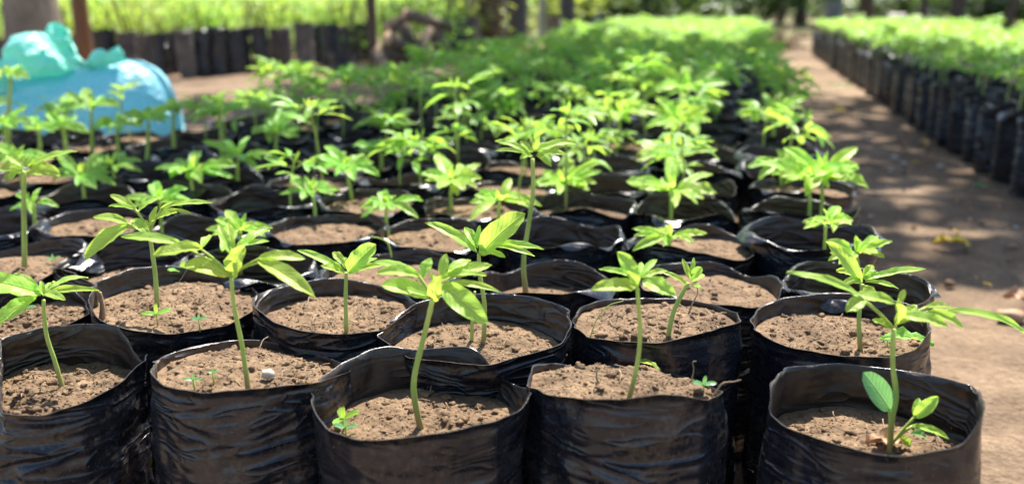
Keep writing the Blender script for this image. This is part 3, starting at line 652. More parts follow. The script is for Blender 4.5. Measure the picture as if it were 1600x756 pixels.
# ------------------------------------------------------------------ seedlings of the bed, built once and copied
def proto_seedling(i, mat, dense):
    rr = random.Random(300 + i); H = rr.uniform(.095, .135); root = empty('seedling', (0, -40, 0)); mb = MB()
    lean = (rr.uniform(-.012, .012), rr.uniform(-.012, .012)); top = np.array([lean[0], lean[1], H])
    sp = smooth_path([(0, 0, -.01), (lean[0] * 1.5, lean[1] * .2, H * .5), top], 10)
    tube(mb, sp, [.0021 - .0007 * q / 9 for q in range(10)], 6); link('stem', mb.mesh('stem', [STEMB]), root)
    nl = (6 if dense else 4) + i % 2
    for q in range(nl):
        a = TAU * q / nl + rr.uniform(-.3, .3); up = rr.uniform(-.1, .5); pl = rr.uniform(.012, .026)
        d = np.array([math.cos(a), math.sin(a), up]); pt = top + np.array([0, 0, -.012 * (q % 3)]); e = pt + d * pl; mb = MB()
        tube(mb, [pt, (pt + e) / 2 + np.array([0, 0, .002]), e], .0008, 5, 1)
        nf = 5 if dense else rr.choice((3, 3, 4))
        for k in range(nf):
            o = (k - (nf - 1) / 2) * (.62 if nf > 3 else .75) + rr.uniform(-.1, .1); L = rr.uniform(.036, .052) * (1 - .16 * abs(o))
            dv = np.array([math.cos(a + o), math.sin(a + o), rr.uniform(-.65, .45)]); blade(mb, e, e + dv * L, L * rr.uniform(.26, .37), (rr.uniform(-.5, .5), rr.uniform(-.5, .5), 1), .1, .15, 6, 2, 0, rr.uniform(0, 90))
        link('leaf', mb.mesh('leaf', [mat, STEM]), root)
    mb = MB()
    for k in range(3):
        a = rr.uniform(0, TAU); blade(mb, top, top + np.array([math.cos(a) * .01, math.sin(a) * .01, .018]), .006, (math.cos(a), math.sin(a), .6), .05, .1, 5, 2)
    link('leaf', mb.mesh('leaf', [mat, STEM]), root); return root
PROT = [proto_seedling(i, LEAFM, i >= 5) for i in range(12)]
def seed_label(c):
    x, y, bed, r, ci = c[:5]
    if bed == 'left' and r < 12:
        return ('green seedling, %s row from the front, ' % ORD[r]) + ('beside the path' if ci == 0 else '%s from the path' % ORD[ci]), GS
    if bed == 'left' and r < 20: return ('soft-focus green seedling amid the long bed, %s lengthwise line from the path' % ORD[ci], GS + ', %s line of the middle stretch' % ORD[ci])
    if bed == 'left': return ('blurred far seedling of the long bed, %s lengthwise line from the path' % ORD[ci], GS + ', %s line of the far stretch' % ORD[ci])
    if ci == 0 and r < 10: return ('blurred seedling edging the bed across the path, %s from the photo\'s right edge' % ORD[r], 'seedlings in the bed across the path')
    return ('blurred green seedling across the path, %s line in from its edge' % ORD[ci], 'seedlings in the bed across the path, inner rows')
far_mb = MB(); n_ind = len(MID) + 12; used = set(); first = 0
PM = []
for p in PROT:
    V = []; Fc = []; Mi = []; U = []
    for ch in p.children:
        me = ch.data; n = len(V); V += [v.co[:] for v in me.vertices]; Fc += [tuple(i + n for i in q.vertices) for q in me.polygons]; Mi += [1 if ch.name.startswith('stem') else q.material_index for q in me.polygons]; U += [(.3, .3)] * len(me.vertices)
    PM.append((np.array(V), Fc, Mi, U))
extra_ = [(c + ('extra',), vi, rz + 1, s_ * .9) for c, vi, rz, s_ in allinfo if c[2] == 'left' and 1.3 < c[1] < 2.8 and rg.random() < .3]
order = sorted(allinfo + extra_, key=lambda t: math.hypot(t[0][0], t[0][1]) + (.5 if t[0][2] == 'right' else 0))
for c, vi, rz, s in order:
    x, y = c[0], c[1]
    if c[2] == 'left' and min(math.hypot(x - a, y - b) for a, b in semi) < .085: continue
    if c[2] == 'left' and c[3] < 4 : continue
    if rg.random() < (.08 if y < 2 else .02): continue
    dense = y > 1.9 or c[2] == 'right'
    k = rg.randrange(5, 12) if dense else rg.randrange(0, 6)
    sz = VSZ[vi] * s if vi is not None else .17
    loc = (x + rg.uniform(-.035, .035), y + rg.uniform(-.035, .035), sz); rzz = rg.uniform(0, TAU); ss = (.8 if len(c) > 5 else 1) * rg.uniform(.88, 1.15) * (1.17 if dense else 1.02)
    if n_ind < 298:
        o = dup(PROT[k], loc, rzz, ss, (rg.uniform(-.1, .1), rg.uniform(-.1, .1)))
        cc = c if c[2] == 'left' else (c[0], c[1], c[2], c[3] - first_right, c[4])
        lab, gr = seed_label(cc)
        if len(c) > 5: lab = lab.replace('soft-focus green seedling amid', 'smaller companion seedling amid').replace('green seedling,', 'smaller companion seedling,').replace(' from the front', '')
        tag(o, lab, 'seedling', gr); n_ind += 1
    else:
        V, Fc, Mi, U = PM[k]; ca, sa = math.cos(rzz), math.sin(rzz); W = V @ np.array([[ca, sa, 0], [-sa, ca, 0], [0, 0, 1]]) * ss + np.array(loc); n = len(far_mb.v)
        far_mb.v += [tuple(p) for p in W]; far_mb.f += [tuple(i + n for i in f) for f in Fc]; far_mb.m += Mi; far_mb.uv += U
for p in PROT:
    for ch in list(p.children): bpy.data.objects.remove(ch)
    bpy.data.objects.remove(p)
if far_mb.v: tag(link('distant_seedlings', far_mb.mesh('distant_seedlings', [LEAFM, STEM])), 'carpet of distant bright green seedlings filling the far parts of both beds', 'seedlings', kind='stuff')

# ------------------------------------------------------------------ tall bags in a line at the back
def tall_bag(px, top, bot, w, seed, lab, lean=0, mat=None, d=None):
    hd = CH * F / bot * 1.0 if d is None else d
    base = onz(px, bot, 0) if d is None else atd(px, bot, d); base = np.array([base[0], base[1], 0]); hd = hdist(base); tp = atd(px, top, hd)[2]; r = w / 2 / F * proj(base)[2] * .9
    n = 40; g = np.linspace(-math.pi, math.pi, n, endpoint=False)
    rim = np.array([(r * math.cos(a) + lean * .0, r * math.sin(a), tp + .012 * nz(math.cos(a) * 2 + seed, math.sin(a) * 2, 3)) for a in g])
    me, sme = bag_meshes(rim, tp - .03, seed, n, 26, 6, 0, lip=.4, R0=r * .98, wr=.007, poly=mat or POLYFAR, soilmat=SOILD, name='tall_bag')
    o = link('tall_bag', me, None, tuple(base)); o.rotation_euler = (lean * .5, lean, seed); tag(o, lab, 'tall bag', 'tall black soil bags lined up at the back'); link('soil', sme, o)
POLYB = mat_poly('dusty_rimlit_polythene', (.022, .022, .026), (.25, .18, .13), .38, .78, .4)  # brown dust, lightened to paint in the rim light on these bags
xs = [(135, 50, 100, 33), (172, 47, 112, 34), (204, 50, 112, 28), (228, 55, 114, 21), (254, 52, 118, 29), (274, 50, 116, 16), (296, 47, 122, 25), (318, 46, 120, 22), (341, 43, 118, 27), (366, 46, 116, 26), (387, 44, 112, 17), (411, 41, 112, 27), (432, 46, 108, 15), (450, 44, 110, 21), (477, 36, 112, 28), (498, 40, 100, 14), (518, 38, 102, 29), (541, 42, 98, 18), (558, 38, 96, 15), (574, 37, 96, 17)]
br = {0: 1, 2: 1, 3: 1, 6: 1, 12: 1, 13: 1, 14: 1, 17: 1, 18: 1}
look = ['plain black', 'blue-black', 'smooth black', 'creased black']
for i, (x, t, b, w) in enumerate(xs):
    tall_bag(x, t, b, w * (1.12 if i % 2 else 1.22), 50 + i * 1.3, '%s tall bag of soil, %s from the left in the back line' % ('dusty rim-lit brown' if i in br else look[i % 4], (ORD + ['thirteenth', 'fourteenth', 'fifteenth', 'sixteenth', 'seventeenth', 'eighteenth', 'nineteenth', 'twentieth'])[i]), lean=random.uniform(-.06, .06), mat=POLYB if i in br else POLY)
tall_bag(806, -14, 70, 42, 91.3, 'large black soil bag standing right of the tan tree trunk', mat=POLY)
tall_bag(866, 26, 62, 26, 93.3, 'small greyish soil bag standing between dark posts')
tall_bag(12, 60, 112, 40, 95.1, 'black soil bag partly hidden by the turquoise sack, at the left edge')
tall_bag(886, -10, 60, 28, 97.1, 'narrow tall black soil bag right of the small greyish one', mat=POLY)
tall_bag(536, 86, 122, 46, 98.8, 'low squat black soil bag in front of the back line', mat=POLY)
tall_bag(722, 26, 84, 66, 99.4, 'wide black soil bag sagging at the foot of the tan tree trunk', mat=POLY)

# ------------------------------------------------------------------ blue sack with turquoise knotted top
def build_sack():
    h = 2.45; c = atd(140, 150, h); base = np.array([c[0], c[1], 0]); root = empty('plastic_sack', tuple(base)); tag(root, 'bulging blue plastic sack with crumpled turquoise top lying left of the bed', 'sack')
    def L(px, py, dh=0): return atd(px, py, h + dh) - base
    def body(name, c, s, seed, mat, rough=.12, wr=.03, parent=root, rot=0):
        v, f = ICO3; out = []
        for p in v:
            q = p * (1 + rough * nz(p[0] * 1.3 + seed, p[1] * 1.3, p[2] * 1.3) + wr * (abs(nz(p[0] * 3 + p[2] * 4 + seed, p[1] * 3, p[2] * 5)) * -2.4 + abs(nz(p[0] * 8 + p[2] * 5, p[1] * 7 + seed, p[2] * 3 - p[0] * 6)) * -1.4 + .6))
            q = np.sign(q) * np.abs(q)**.9
            x, y, z = q * np.array(s); ca, sa = math.cos(rot), math.sin(rot); x, z = x * ca - z * sa, x * sa + z * ca
            out.append(rgt * x + fwd0 * y + np.array([0, 0, z]) + c)
        mb = MB(); mb.add(out, f); me = mb.mesh(name, [mat]); return link(name, me, parent)
    u = h / F
    def pillow(name, outline, dh, thick, mat, seed, wr=.012, ex=2.2, rings=46, nn=180):
        O2 = np.array(outline, float); seg = np.r_[0, np.cumsum(np.hypot(*(np.roll(O2, -1, 0) - O2).T))]; Oc = np.vstack([O2, O2[:1]])
        tt = np.linspace(0, seg[-1], nn, endpoint=False); px = np.interp(tt, seg, Oc[:, 0]); py = np.interp(tt, seg, Oc[:, 1])
        for _ in range(2): px = .5 * px + .25 * (np.roll(px, 1) + np.roll(px, -1)); py = .5 * py + .25 * (np.roll(py, 1) + np.roll(py, -1))
        cx, cy = px.mean(), py.mean(); mb = MB(); vs = []
        for side in (-1, 1):
            for j in range(rings + 1):
                q = 1 - j / rings; e = (1 - q**ex)**(1 / ex)
                for k in range(nn):
                    X = cx + (px[k] - cx) * q; Y = cy + (py[k] - cy) * q; x_, y_ = X / 34, Y / 34
                    rid = abs(nz(x_ + seed + .5 * y_, y_ * 1.3, seed)) * 1.3 + abs(nz(x_ * 2.3 - y_ * 1.2, y_ * 2.1 + seed, side)) * .3
                    p = L(X, Y, dh); vs.append(p + fwd0 * side * (thick * e - wr * rid * 2.2 * min(1, e * 3)))
        W = (rings + 1) * nn; fs = []
        for o_ in (0, W):
            for j in range(rings):
                fs += [(o_ + j * nn + k, o_ + j * nn + (k + 1) % nn, o_ + (j + 1) * nn + (k + 1) % nn, o_ + (j + 1) * nn + k) for k in range(nn)]
        fs += [(k, (k + 1) % nn, W + (k + 1) % nn, W + k) for k in range(nn)]
        mb.add(vs, fs); return link(name, mb.mesh(name, [mat]), root)
    pillow('sack_body', [(-60, 275), (-70, 180), (-40, 125), (20, 112), (70, 110), (110, 104), (150, 97), (185, 91), (215, 94), (240, 106), (258, 124), (270, 148), (281, 178), (286, 205), (276, 245), (240, 275)], .06, .17, SACK, 3.1, .008)
    pillow('knotted_top', [(4, 100), (12, 74), (22, 56), (42, 51), (60, 50), (74, 62), (92, 80), (108, 98), (114, 112), (90, 120), (50, 122), (16, 118)], -.04, .085, SACKT, 5.2, .009)
    pillow('twisted_flap', [(70, 48), (76, 38), (88, 34), (102, 42), (108, 54), (112, 70), (120, 88), (134, 100), (128, 108), (112, 102), (98, 88), (86, 72), (76, 62)], -.07, .03, SACKT, 7.7, .016, rings=24)
    pillow('crumpled_edge', [(122, 106), (140, 92), (146, 80), (156, 76), (166, 84), (176, 78), (186, 71), (192, 82), (197, 96), (176, 102), (150, 108)], -.03, .035, SACKT, 9.9, .012, rings=24)
    pillow('side_flap', [(-20, 100), (-4, 92), (8, 104), (20, 124), (14, 146), (-10, 150)], -.08, .03, SACKT, 2.2, .01, rings=20)
build_sack()

# ------------------------------------------------------------------ trunks, posts, log pile
def tree(px, by, wpx, label, mat, crown, h=3.4, lean=(0, 0), seed=0, group=None):
    B = onz(px, by, 0); k = proj(B)[2]; r = wpx / 2 / F * k; root = empty('tree', tuple(B)); tag(root, label, 'tree', group)
    mb = MB(); pts = [(lean[0] * t * h + .03 * nz(t * 4, seed), lean[1] * t * h, t * h - .05) for t in np.linspace(0, 1, 14)]
    tube(mb, pts, [r * (1.25 - .55 * t + .35 * math.exp(-t * 22)) * (1 + .06 * nz(t * 9, seed + 3)) for t in np.linspace(0, 1, 14)], 20)
    top = np.array(pts[-1]); rr = random.Random(seed * 7 + 1); tips = []
    for (cx, cy, cz, cr) in crown:
        c = np.array([cx, cy, cz]) - B
        tube(mb, smooth_path([top * .75, top * .6 + c * .35 + np.array([0, 0, .4]), c], 10), [r * .5 * (1 - .09 * q) for q in range(10)], 8)
    link('trunk', mb.mesh('trunk', [mat]), root)
    mb = MB()
    for (cx, cy, cz, cr) in crown:
        c = np.array([cx, cy, cz]) - B
        for q in range(int(640 * cr**2 / .5)):
            v = np.array([rr.gauss(0, 1), rr.gauss(0, 1), rr.gauss(0, .6)]); v = v / np.linalg.norm(v) * rr.random()**.4 * cr * np.array([1, 1, .55])
            if nz(v[0] * 2.2 + seed, v[1] * 2.2, v[2] * 2 + cx) < -.22: continue
            p = c + v; a = rr.uniform(0, TAU); L = rr.uniform(.12, .19); blade(mb, p, p + np.array([math.cos(a), math.sin(a), rr.uniform(-.6, .2)]) * L, L * .42, (rr.uniform(-.6, .6), rr.uniform(-.6, .6), 1), .08, .1, 3, 2, 0)
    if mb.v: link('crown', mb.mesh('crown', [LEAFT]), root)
def shade(x, y, h, r, z0=.3):                  # a leaf mass whose shade falls on (x, y) near the plants' height
    return (x + SUNV[0] / SUNV[2] * (h - z0), y + SUNV[1] / SUNV[2] * (h - z0), h, r)
tree(64, 118, 68, 'thick grey tree trunk rising behind the turquoise sack', BARK,
     [shade(-.95, 2.1, 2.9, .34), shade(-.85, 1.75, 2.8, .28), shade(-1.35, 2.9, 3.2, .6), shade(-1.7, 3.7, 3.3, .7), shade(-1.05, 1.5, 2.7, .22), shade(-2.2, 5.0, 3.3, .5), shade(-1.75, 3.1, 3.2, .4, 0), shade(-2.3, 4.0, 3.3, .5, 0)], 3.0, seed=2)
tree(726, 76, 52, 'smooth tan tree trunk behind the log pile, above the sagging black bag', TAN,
     [shade(0, 2.55, 3.2, .46), shade(.1, 3.2, 3.3, .55), shade(0, 3.85, 3.4, .5), shade(-.55, 2.6, 3.2, .5), shade(-.65, 3.4, 3.5, .65), shade(-.6, 4.1, 3.6, .5), shade(-1.0, 4.6, 3.6, .5)], 3.4, seed=5)
tree(768, 78, 34, 'narrower brown tree trunk close beside the smooth tan one', BARKD, [shade(-1.3, 6.4, 4.3, .7), shade(-2.6, 7.0, 4.3, .8)], 3.6, (.02, 0), seed=8)
tree(1700, 150, 60, 'path-side tree whose leaves dapple the path, right of the view', BARK,
     [shade(.45, 2.7, 5.6, .46, 0), shade(.52, 3.3, 5.7, .5, 0), shade(.5, 3.95, 5.8, .5, 0), shade(.5, 4.6, 5.9, .42, 0), shade(.58, 2.2, 5.6, .34, 0), shade(.80, 1.85, 5.4, .26, 0), shade(.36, 1.8, 5.4, .16, 0),
      shade(1.1, 1.8, 5.0, .55), shade(1.2, 2.5, 5.1, .6), shade(1.8, 2.9, 5.2, .6), shade(2.0, 3.8, 5.2, .6), shade(.8, 2.2, 5.0, .4)], 5.2, seed=11)

def brush_pile():
    B = onz(1190, 76, 0); rr = random.Random(9); mb = MB()
    for q in range(260):
        a = rr.uniform(0, TAU); p = np.array([rr.gauss(0, .16), rr.gauss(0, .2), abs(rr.gauss(0, .07))]); L = rr.uniform(.1, .3)
        tube(mb, [p, p + np.array([math.cos(a), math.sin(a), rr.uniform(-.2, .6)]) * L], rr.uniform(.004, .012), 5)
    tag(link('brush_pile', mb.mesh('brush_pile', [TWIG]), None, tuple(B)), 'brown heap of dry brushwood blocking the far end of the path', 'brush pile')
brush_pile()
def post(px, by, w, label, mat, h=1.6, top=None, lean=0, cat='post'):
    B = onz(px, by, 0); k = proj(B)[2]; r = w / 2 / F * k; mb = MB()
    tube(mb, [(lean * t, .01 * nz(t * 3, px), t * h - .03) for t in np.linspace(0, 1, 12)], [r * (1.05 - .15 * t) * (1 + .08 * nz(t * 8, px)) for t in np.linspace(0, 1, 12)], 14)
    o = link('post', mb.mesh('post', [mat]), None, tuple(B)); tag(o, label, cat)
post(135, 104, 24, 'reddish brown wooden post right of the turquoise sack', RUST, 1.7, lean=.04)
post(584, 112, 15, 'thin dark upright post in front of the log pile', BARKD, 1.5)
post(932, 44, 14, 'slim pale grey post at the far left end of the bright seedlings', PGREY, 2.4)
post(1128, 32, 14, 'slim grey post in the distance above the middle of the far bed', PGREY, 2.6)
post(1300, 36, 26, 'thick grey post beyond the far end of the bed across the path', PGREY, 2.6)
post(846, 58, 9, 'thin grey stake beside the large black bag', PGREY, 1.4)
post(1492, 46, 22, 'dark distant tree stem above the bed across the path', BARKD, 3)
post(1566, 48, 14, 'thin leaning dark stem at the far right', BARKD, 3, lean=.8)
post(1000, 30, 22, 'dark brown far-off stem left of centre background', BARKD, 3)
post(1210, 34, 30, 'broad dark far-off stem above the path end', BARKD, 3)
LP = 'cut logs heaped beside the thin dark post'
def log(p0, p1, w, label, seed):
    w *= 1.5; h = 5.0; A = atd(*p0[:2], h + p0[2]); Bq = atd(*p1[:2], h + p1[2]); k = proj(A)[2]; r = w / 2 / F * k; mb = MB()
    P = smooth_path([A, (A + Bq) / 2 + np.array([0, 0, .03 * nz(seed, 2)]), Bq], 9); tube(mb, [p - A for p in P], [r * (1 - .03 * i) * (1 + .12 * nz(i, seed)) for i in range(9)], 12, 0, False)
    n = 12
    mb.f += [tuple(range(n))[::-1], tuple(8 * n + k_ for k_ in range(n))]; mb.m += [1, 1]
    tag(link('log', mb.mesh('log', [LOGB, WOODCUT]), None, tuple(A)), label, 'log', LP)
log((590, 82, -.2), (668, 96, 0), 15, 'pale-ended log lying low and flat beside the thin dark post', 1)
log((606, 60, -.2), (664, 86, 0), 15, 'cut log sloping down right in the middle of the heap', 2)
log((606, 46, 0), (646, 22, .1), 16, 'log slanting up to the right at the top of the heap', 3)
log((632, 22, 0), (706, 44, .1), 13, 'long thin log sloping down towards the tan trunk', 4)
log((628, 40, -.1), (650, 82, -.1), 13, 'short log standing steeply in the heap', 5)
log((652, 84, -.2), (672, 48, 0), 12, 'log with a worn tip leaning left at the right side of the heap', 6)
log((600, 104, -.4), (588, 84, -.3), 14, 'stubby orange-brown log at the foot of the thin dark post', 7)
log((676, 40, .1), (690, 80, .1), 20, 'dark upright log stump between the heap and the sagging bag', 8)

# ------------------------------------------------------------------ leafy growth behind
def shrub(px, d, w, h, n, label, mat, cat, seed, group, leaf=.09, z0=0.0, zk=1.0):
    B = onz(px, CH * F / d * 1.0, 0); B = atd(px, 10, d); B[2] = 0; root = empty('shrub', tuple(B)); tag(root, label, cat, group); rr = random.Random(seed); mb = MB(); sb = MB()
    for s in range(7):
        a = rr.uniform(0, TAU); q = rr.uniform(.1, w * .4); tube(sb, smooth_path([(math.cos(a) * .05, math.sin(a) * .05, -.03), (math.cos(a) * q * .5, math.sin(a) * q * .5, h * .4), (math.cos(a) * q, math.sin(a) * q, h * .85)], 7), [.012 * (1 - .1 * i) for i in range(7)], 6)
    link('stem', sb.mesh('stem', [BARKD]), root)
    cl = [(rr.uniform(-1, 1) * w * .42, rr.uniform(-1, 1) * w * .3, rr.uniform(.1, 1)**.8 * h * .85) for _ in range(14)]
    for q in range(n):
        c = rr.choice(cl); v = np.array([rr.gauss(0, .16) * w, rr.gauss(0, .14) * w, rr.gauss(0, .13) * h]) + np.array(c); v[2] = abs(v[2])
        a = rr.uniform(0, TAU); L = leaf * rr.uniform(.6, 1.3); blade(mb, v, v + np.array([math.cos(a), math.sin(a), rr.uniform(-.5, .5)]) * L, L * .36, (rr.uniform(-.7, .7), rr.uniform(-.7, .7), 1), .1, .1, 3, 2)
    link('foliage', mb.mesh('foliage', [mat]), root)
rr = random.Random(77); WG = 'leafy weeds growing behind the tall bags'
desc = ['bright yellow-green', 'fresh green', 'pale green', 'yellow-tinged', 'glossy mid-green']
for i in range(13):
    px = -20 + i * 56
    side = 'left of' if px < 64 else ('between the grey trunk and the red-brown post, behind' if px < 135 else 'behind')
    shrub(px, 7.35 + rr.uniform(-.1, .5), .62, .58, 560, '%s leafy weed clump above the back line of tall bags, %s from the left' % (desc[i % 5], (ORD + ['thirteenth'])[i]), LEAFY if i % 3 else LEAFM, 'weed clump', 500 + i, WG, .065)
for i in range(10):
    px = -30 + i * 80
    shrub(px, 9.0 + rr.uniform(-.3, .6), 1.0, .75, 620, '%s leafy bush in the green band behind the tall bags, %s from the left' % (('yellow-green', 'mid-green')[i % 2], ORD[i]), LEAFY if i % 2 else LEAFM, 'bush', 600 + i, 'bushes in the second band behind the tall bags', .10)
for i in range(16):
    px = 820 + i * 56; d = 20 + rr.uniform(-3, 6)
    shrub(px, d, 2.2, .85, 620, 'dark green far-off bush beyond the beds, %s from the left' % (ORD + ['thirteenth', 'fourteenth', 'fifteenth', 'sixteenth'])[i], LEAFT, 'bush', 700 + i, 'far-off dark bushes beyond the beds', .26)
for i in range(9):
    px = -20 + i * 110
    shrub(px, 15 + rr.uniform(-1, 3), 2.2, .9, 620, 'mid-distance bush behind the tree trunks, %s from the left' % ORD[i], LEAFM if i % 2 else LEAFY, 'bush', 800 + i, 'mid-distance bushes on the left', .2)
for i, (px, d) in enumerate([(880, 17), (980, 19), (1060, 22), (1160, 21), (1250, 18), (1350, 20), (1440, 16), (1540, 18), (1620, 17)]):
    B = atd(px, 10, d); z = rr.uniform(3.2, 4)
    tree(px, CH * F / d * 1.02, 9 + 5 * (i % 3), 'slender shade tree in the background row beyond the beds, %s from the left' % ORD[i], BARKD, [(B[0] + rr.uniform(-1, 1), B[1] + rr.uniform(-1, 1), z, 1.25), (B[0] + rr.uniform(-2, 2), B[1] + rr.uniform(-1, 1), z + .6, 1.15)], 3.2, seed=30 + i, group='shade trees in the row beyond the beds')

# ------------------------------------------------------------------ small things on the soil and path
def stone(p, r, label, seed, mat=PALE):
    mb = MB(); lump(mb, (0, 0, 0), r, seed, .45, ICO2, 0, (1.2, .9, .75)); tag(link('stone', mb.mesh('stone', [mat]), None, tuple(p)), label, 'stone')
stone(onz(418, 584, soil_of['b2'] + .004), .0052, 'white pebble on the soil of the second front bag', 3)
stone(onz(1400, 22, 0) if False else atd(1402, 30, 12), .11, 'pale rounded stand-in for a blurred sky glint beyond the bed across the path', 5)  # pale lump added in place of a sky glint through the trees
stone(atd(1430, 32, 12), .09, 'smaller pale glint stand-in right beside the far rounded one', 6)  # second lump added for the neighbouring glint
stone(onz(1397, 247, .008), .012, 'small pale stone lying on the shaded path', 8)
stone(onz(1470, 260, .006), .010, 'small whitish stone on the path near the bed across it', 9)
stone(onz(1580, 494, .012), .017, 'rounded pale brown stone on the path at the right edge', 10, BLEAF)
def dead_leaf(px, py, z, L, w, ang, label, mat, curl=.15, up=.0, name='fallen_leaf'):
    p = onz(px, py, z); mb = MB(); d = np.array([math.cos(ang), math.sin(ang), up]); blade(mb, -d * L / 2, d * L / 2, w, (.1, -.2, 1), curl, .3, 12, 6, 0, px, 0, .12)
    tag(link(name, mb.mesh(name, [mat]), None, tuple(p)), label, 'fallen leaf')
dead_leaf(1487, 384, .012, .075, .036, -.1, 'yellow fallen leaf lying on the sunlit path', YLEAF)
dead_leaf(1312, 175, .01, .065, .034, .2, 'blurred yellow fallen leaf on the shaded path farther off', YLEAF)
dead_leaf(1446, 244, .008, .055, .02, .1, 'pale dry leaf on the shaded path', BLEAF)
dead_leaf(1588, 478, .012, .05, .034, 2.6, 'curled tan dry leaf on the path at the right edge', BLEAF, .35)
dead_leaf(1416, 534, soil_of['r2f'] + .012, .046, .015, -.1, 'fallen green leaf lying on soil at the rim of the path-side bag', LEAFM, .12)
dead_leaf(1388, 692, soil_of['b5'] + .005, .034, .016, .15, 'flat pale dry leaf at the foot of the rightmost front seedling', BLEAF, .1)
dead_leaf(1012, 574, .19, .026, .008, -.5, 'small green leaf scrap wedged behind the brimful front bag', LEAF, .2)
dead_leaf(1312, 130, .02, .13, .035, -.4, 'blue-green fallen leaf against the bags across the path', LEAFG, -.25)
def sprout(px, py, z, s, label, n=3, mat=LEAFG, seed=0, tall=.008):
    p = onz(px, py, z); root = empty('weed_sprout', tuple(p)); tag(root, label, 'sprout'); r2 = random.Random(seed + px); mb = MB(); tube(mb, [(0, 0, -.004), (0, 0, tall)], .0007, 6); link('stem', mb.mesh('stem', [STEM]), root)
    for k in range(n):
        a = R(14) + math.pi * k * (1 if n == 2 else 2 / n) + r2.uniform(-.3, .3); mb = MB(); blade(mb, (0, 0, tall), (math.cos(a) * s, math.sin(a) * s, tall + s * r2.uniform(.05, .4)), s * .42, (0, -.5, 1), .08, .1, 8, 4, 1); link('leaf', mb.mesh('leaf', [mat]), root)
    mb = MB(); blade(mb, (0, 0, tall), (.001, 0, tall + s * .8), s * .3, (0, -1, .2), .05, .1, 6, 3, 1); link('leaf', mb.mesh('leaf', [mat]), root)
sprout(246, 503, soil_of['r2b'] + .001, .015, 'two-leaf sprout at the foot of the jagged-leaved seedling', 2, LEAFM)
sprout(312, 512, soil_of['r2b'] + .001, .009, 'tiny green sprout at the front rim of the torn bag', 2)
sprout(304, 608, soil_of['b2'] + .001, .008, 'tiny pale sprout at the front rim of the pebble bag', 2)
sprout(334, 596, soil_of['b2'] + .001, .005, 'tiniest green sprout between pebble bag rim and stem', 2)
sprout(537, 668, soil_of['b3'] + .001, .014, 'low green sprout at the left of the high-rimmed front bag', 3, LEAFM)
sprout(541, 682, soil_of['b3'] + .001, .010, 'smaller sprout just below the low green one in the high-rimmed bag', 2)
sprout(1099, 612, soil_of['b4'] + .001, .010, 'upright two-leaf sprout among root threads in the brimful front bag', 2, LEAFG, 0, .006)
sprout(290, 452, .185, .019, 'small upright sprout between the torn bag and its left neighbour', 3, LEAFM, 2, .02)
sprout(84, 415, .18, .010, 'tiny bluish sprout in a left-hand bag behind', 2)
sprout(1530, 296, .004, .02, 'small green weed on the path near the bed across it', 4, LEAFG)
sprout(42, 492, soil_of['r2a'] + .001, .011, 'little sprout in the left-edge bag of the second row', 3)
sprout(1385, 545, soil_of['r2f'] - .002, .006, 'minute sprout at the front of the path-side bag', 2)
def twig(pts, z, w, label, mat=TWIG, name='twig'):
    B = onz(pts[0][0], pts[0][1], z); h = hdist(B); mb = MB(); P = smooth_path([atd(x, y, h) - B for x, y in pts], 16); tube(mb, P, [w * (1 - .04 * i) for i in range(16)], 6)
    tag(link(name, mb.mesh(name, [mat]), None, tuple(B)), label, 'twig')
twig([(1078, 598), (1082, 588), (1084, 576), (1082, 566), (1088, 564)], soil_of['b4'] + .001, .0006, 'upright brown root thread in the brimful front bag')
twig([(1112, 622), (1120, 610), (1130, 598), (1146, 596), (1158, 593)], soil_of['b4'] + .003, .0008, 'pale root thread arching over the right rim of the brimful bag')
twig([(936, 600), (932, 588), (934, 576)], soil_of['b4'] + .001, .0012, 'short stick poking from soil at the left of the brimful bag')
twig([(160, 500), (160, 478), (156, 456)], soil_of['r2b'] - .002, .0035, 'short wooden stub standing at the left of the torn bag', BLEAF)
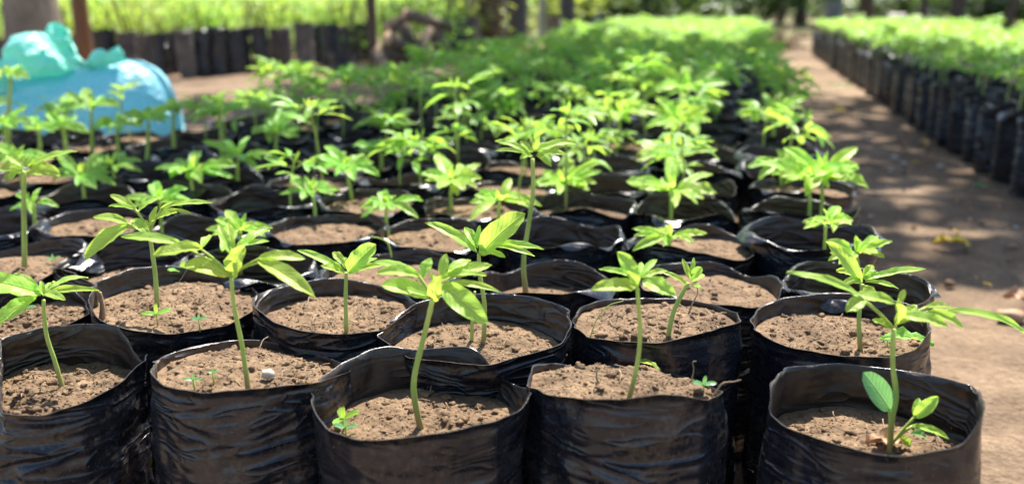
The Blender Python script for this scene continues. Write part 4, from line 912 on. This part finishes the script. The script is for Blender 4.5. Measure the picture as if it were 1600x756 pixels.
twig([(1076, 490), (1082, 474), (1090, 458), (1088, 446)], soil_of['r2e'] - .001, .0011, 'withered brown stalk beside the leaning curled seedling')
twig([(922, 528), (932, 500), (950, 478), (974, 470)], soil_of['r2e'], .0007, 'thin pale green thread drooping over soil two bags from the path', STEM)
twig([(612, 402), (606, 380), (592, 372), (578, 370)], .19, .0012, 'pale curved grass blade above the short round-leaved seedling', STEM)
twig([(258, 470), (280, 440), (310, 392)], .19, .0003, 'hair-thin pale thread slanting over the torn bag', PALE)
twig([(820, 560), (800, 552), (772, 556), (750, 548)], soil_of['r2d'], .0006, 'thin root thread on the soil of the two-stem bag')
twig([(290, 500), (320, 496), (350, 498)], soil_of['r2b'] + .002, .0007, 'straw-coloured twig lying on the soil of the torn bag')
twig([(1450, 520), (1436, 498), (1426, 486)], soil_of['r2f'], .0016, 'stiff brown twig at the right rim of the path-side bag')

LT = 'dry leaf scraps scattered on the path'
rr = random.Random(41)
for i in range(70):
    y = .9 + 3.2 * rr.random()**1.4; x = rr.uniform(.26, .70); L = rr.uniform(.008, .034); mb = MB(); a = rr.uniform(0, TAU); d = np.array([math.cos(a), math.sin(a), rr.uniform(-.1, .2)])
    px, py, k = proj((x, y, 0))
    if px > 1590: continue
    blade(mb, -d * L / 2, d * L / 2, L * rr.uniform(.3, .6), (rr.uniform(-.4, .4), rr.uniform(-.4, .4), 1), rr.uniform(.05, .3), .3, 6, 4, 0, rr.uniform(0, 50), 0, .15)
    tag(link('leaf_scrap', mb.mesh('leaf_scrap', [BLEAF if i % 4 else YLEAF]), None, (x, y, .008)), 'small dry leaf scrap lying on the bare path between the beds', 'leaf scrap', LT)
for i in range(26):
    y = .85 + 2.6 * rr.random()**1.3; x = rr.uniform(.24, .70); px, py, k = proj((x, y, 0))
    if px > 1590: continue
    mb = MB(); lump(mb, (0, 0, 0), rr.uniform(.003, .009), rr.uniform(0, 90), .6, ICO2, 0, (1.1, .9, .7)); tag(link('pebble', mb.mesh('pebble', [SOIL if i % 3 else PALE]), None, (x, y, .005)), 'small pebble or clod lying on the bare path between the beds', 'pebble', 'pebbles and clods on the path')
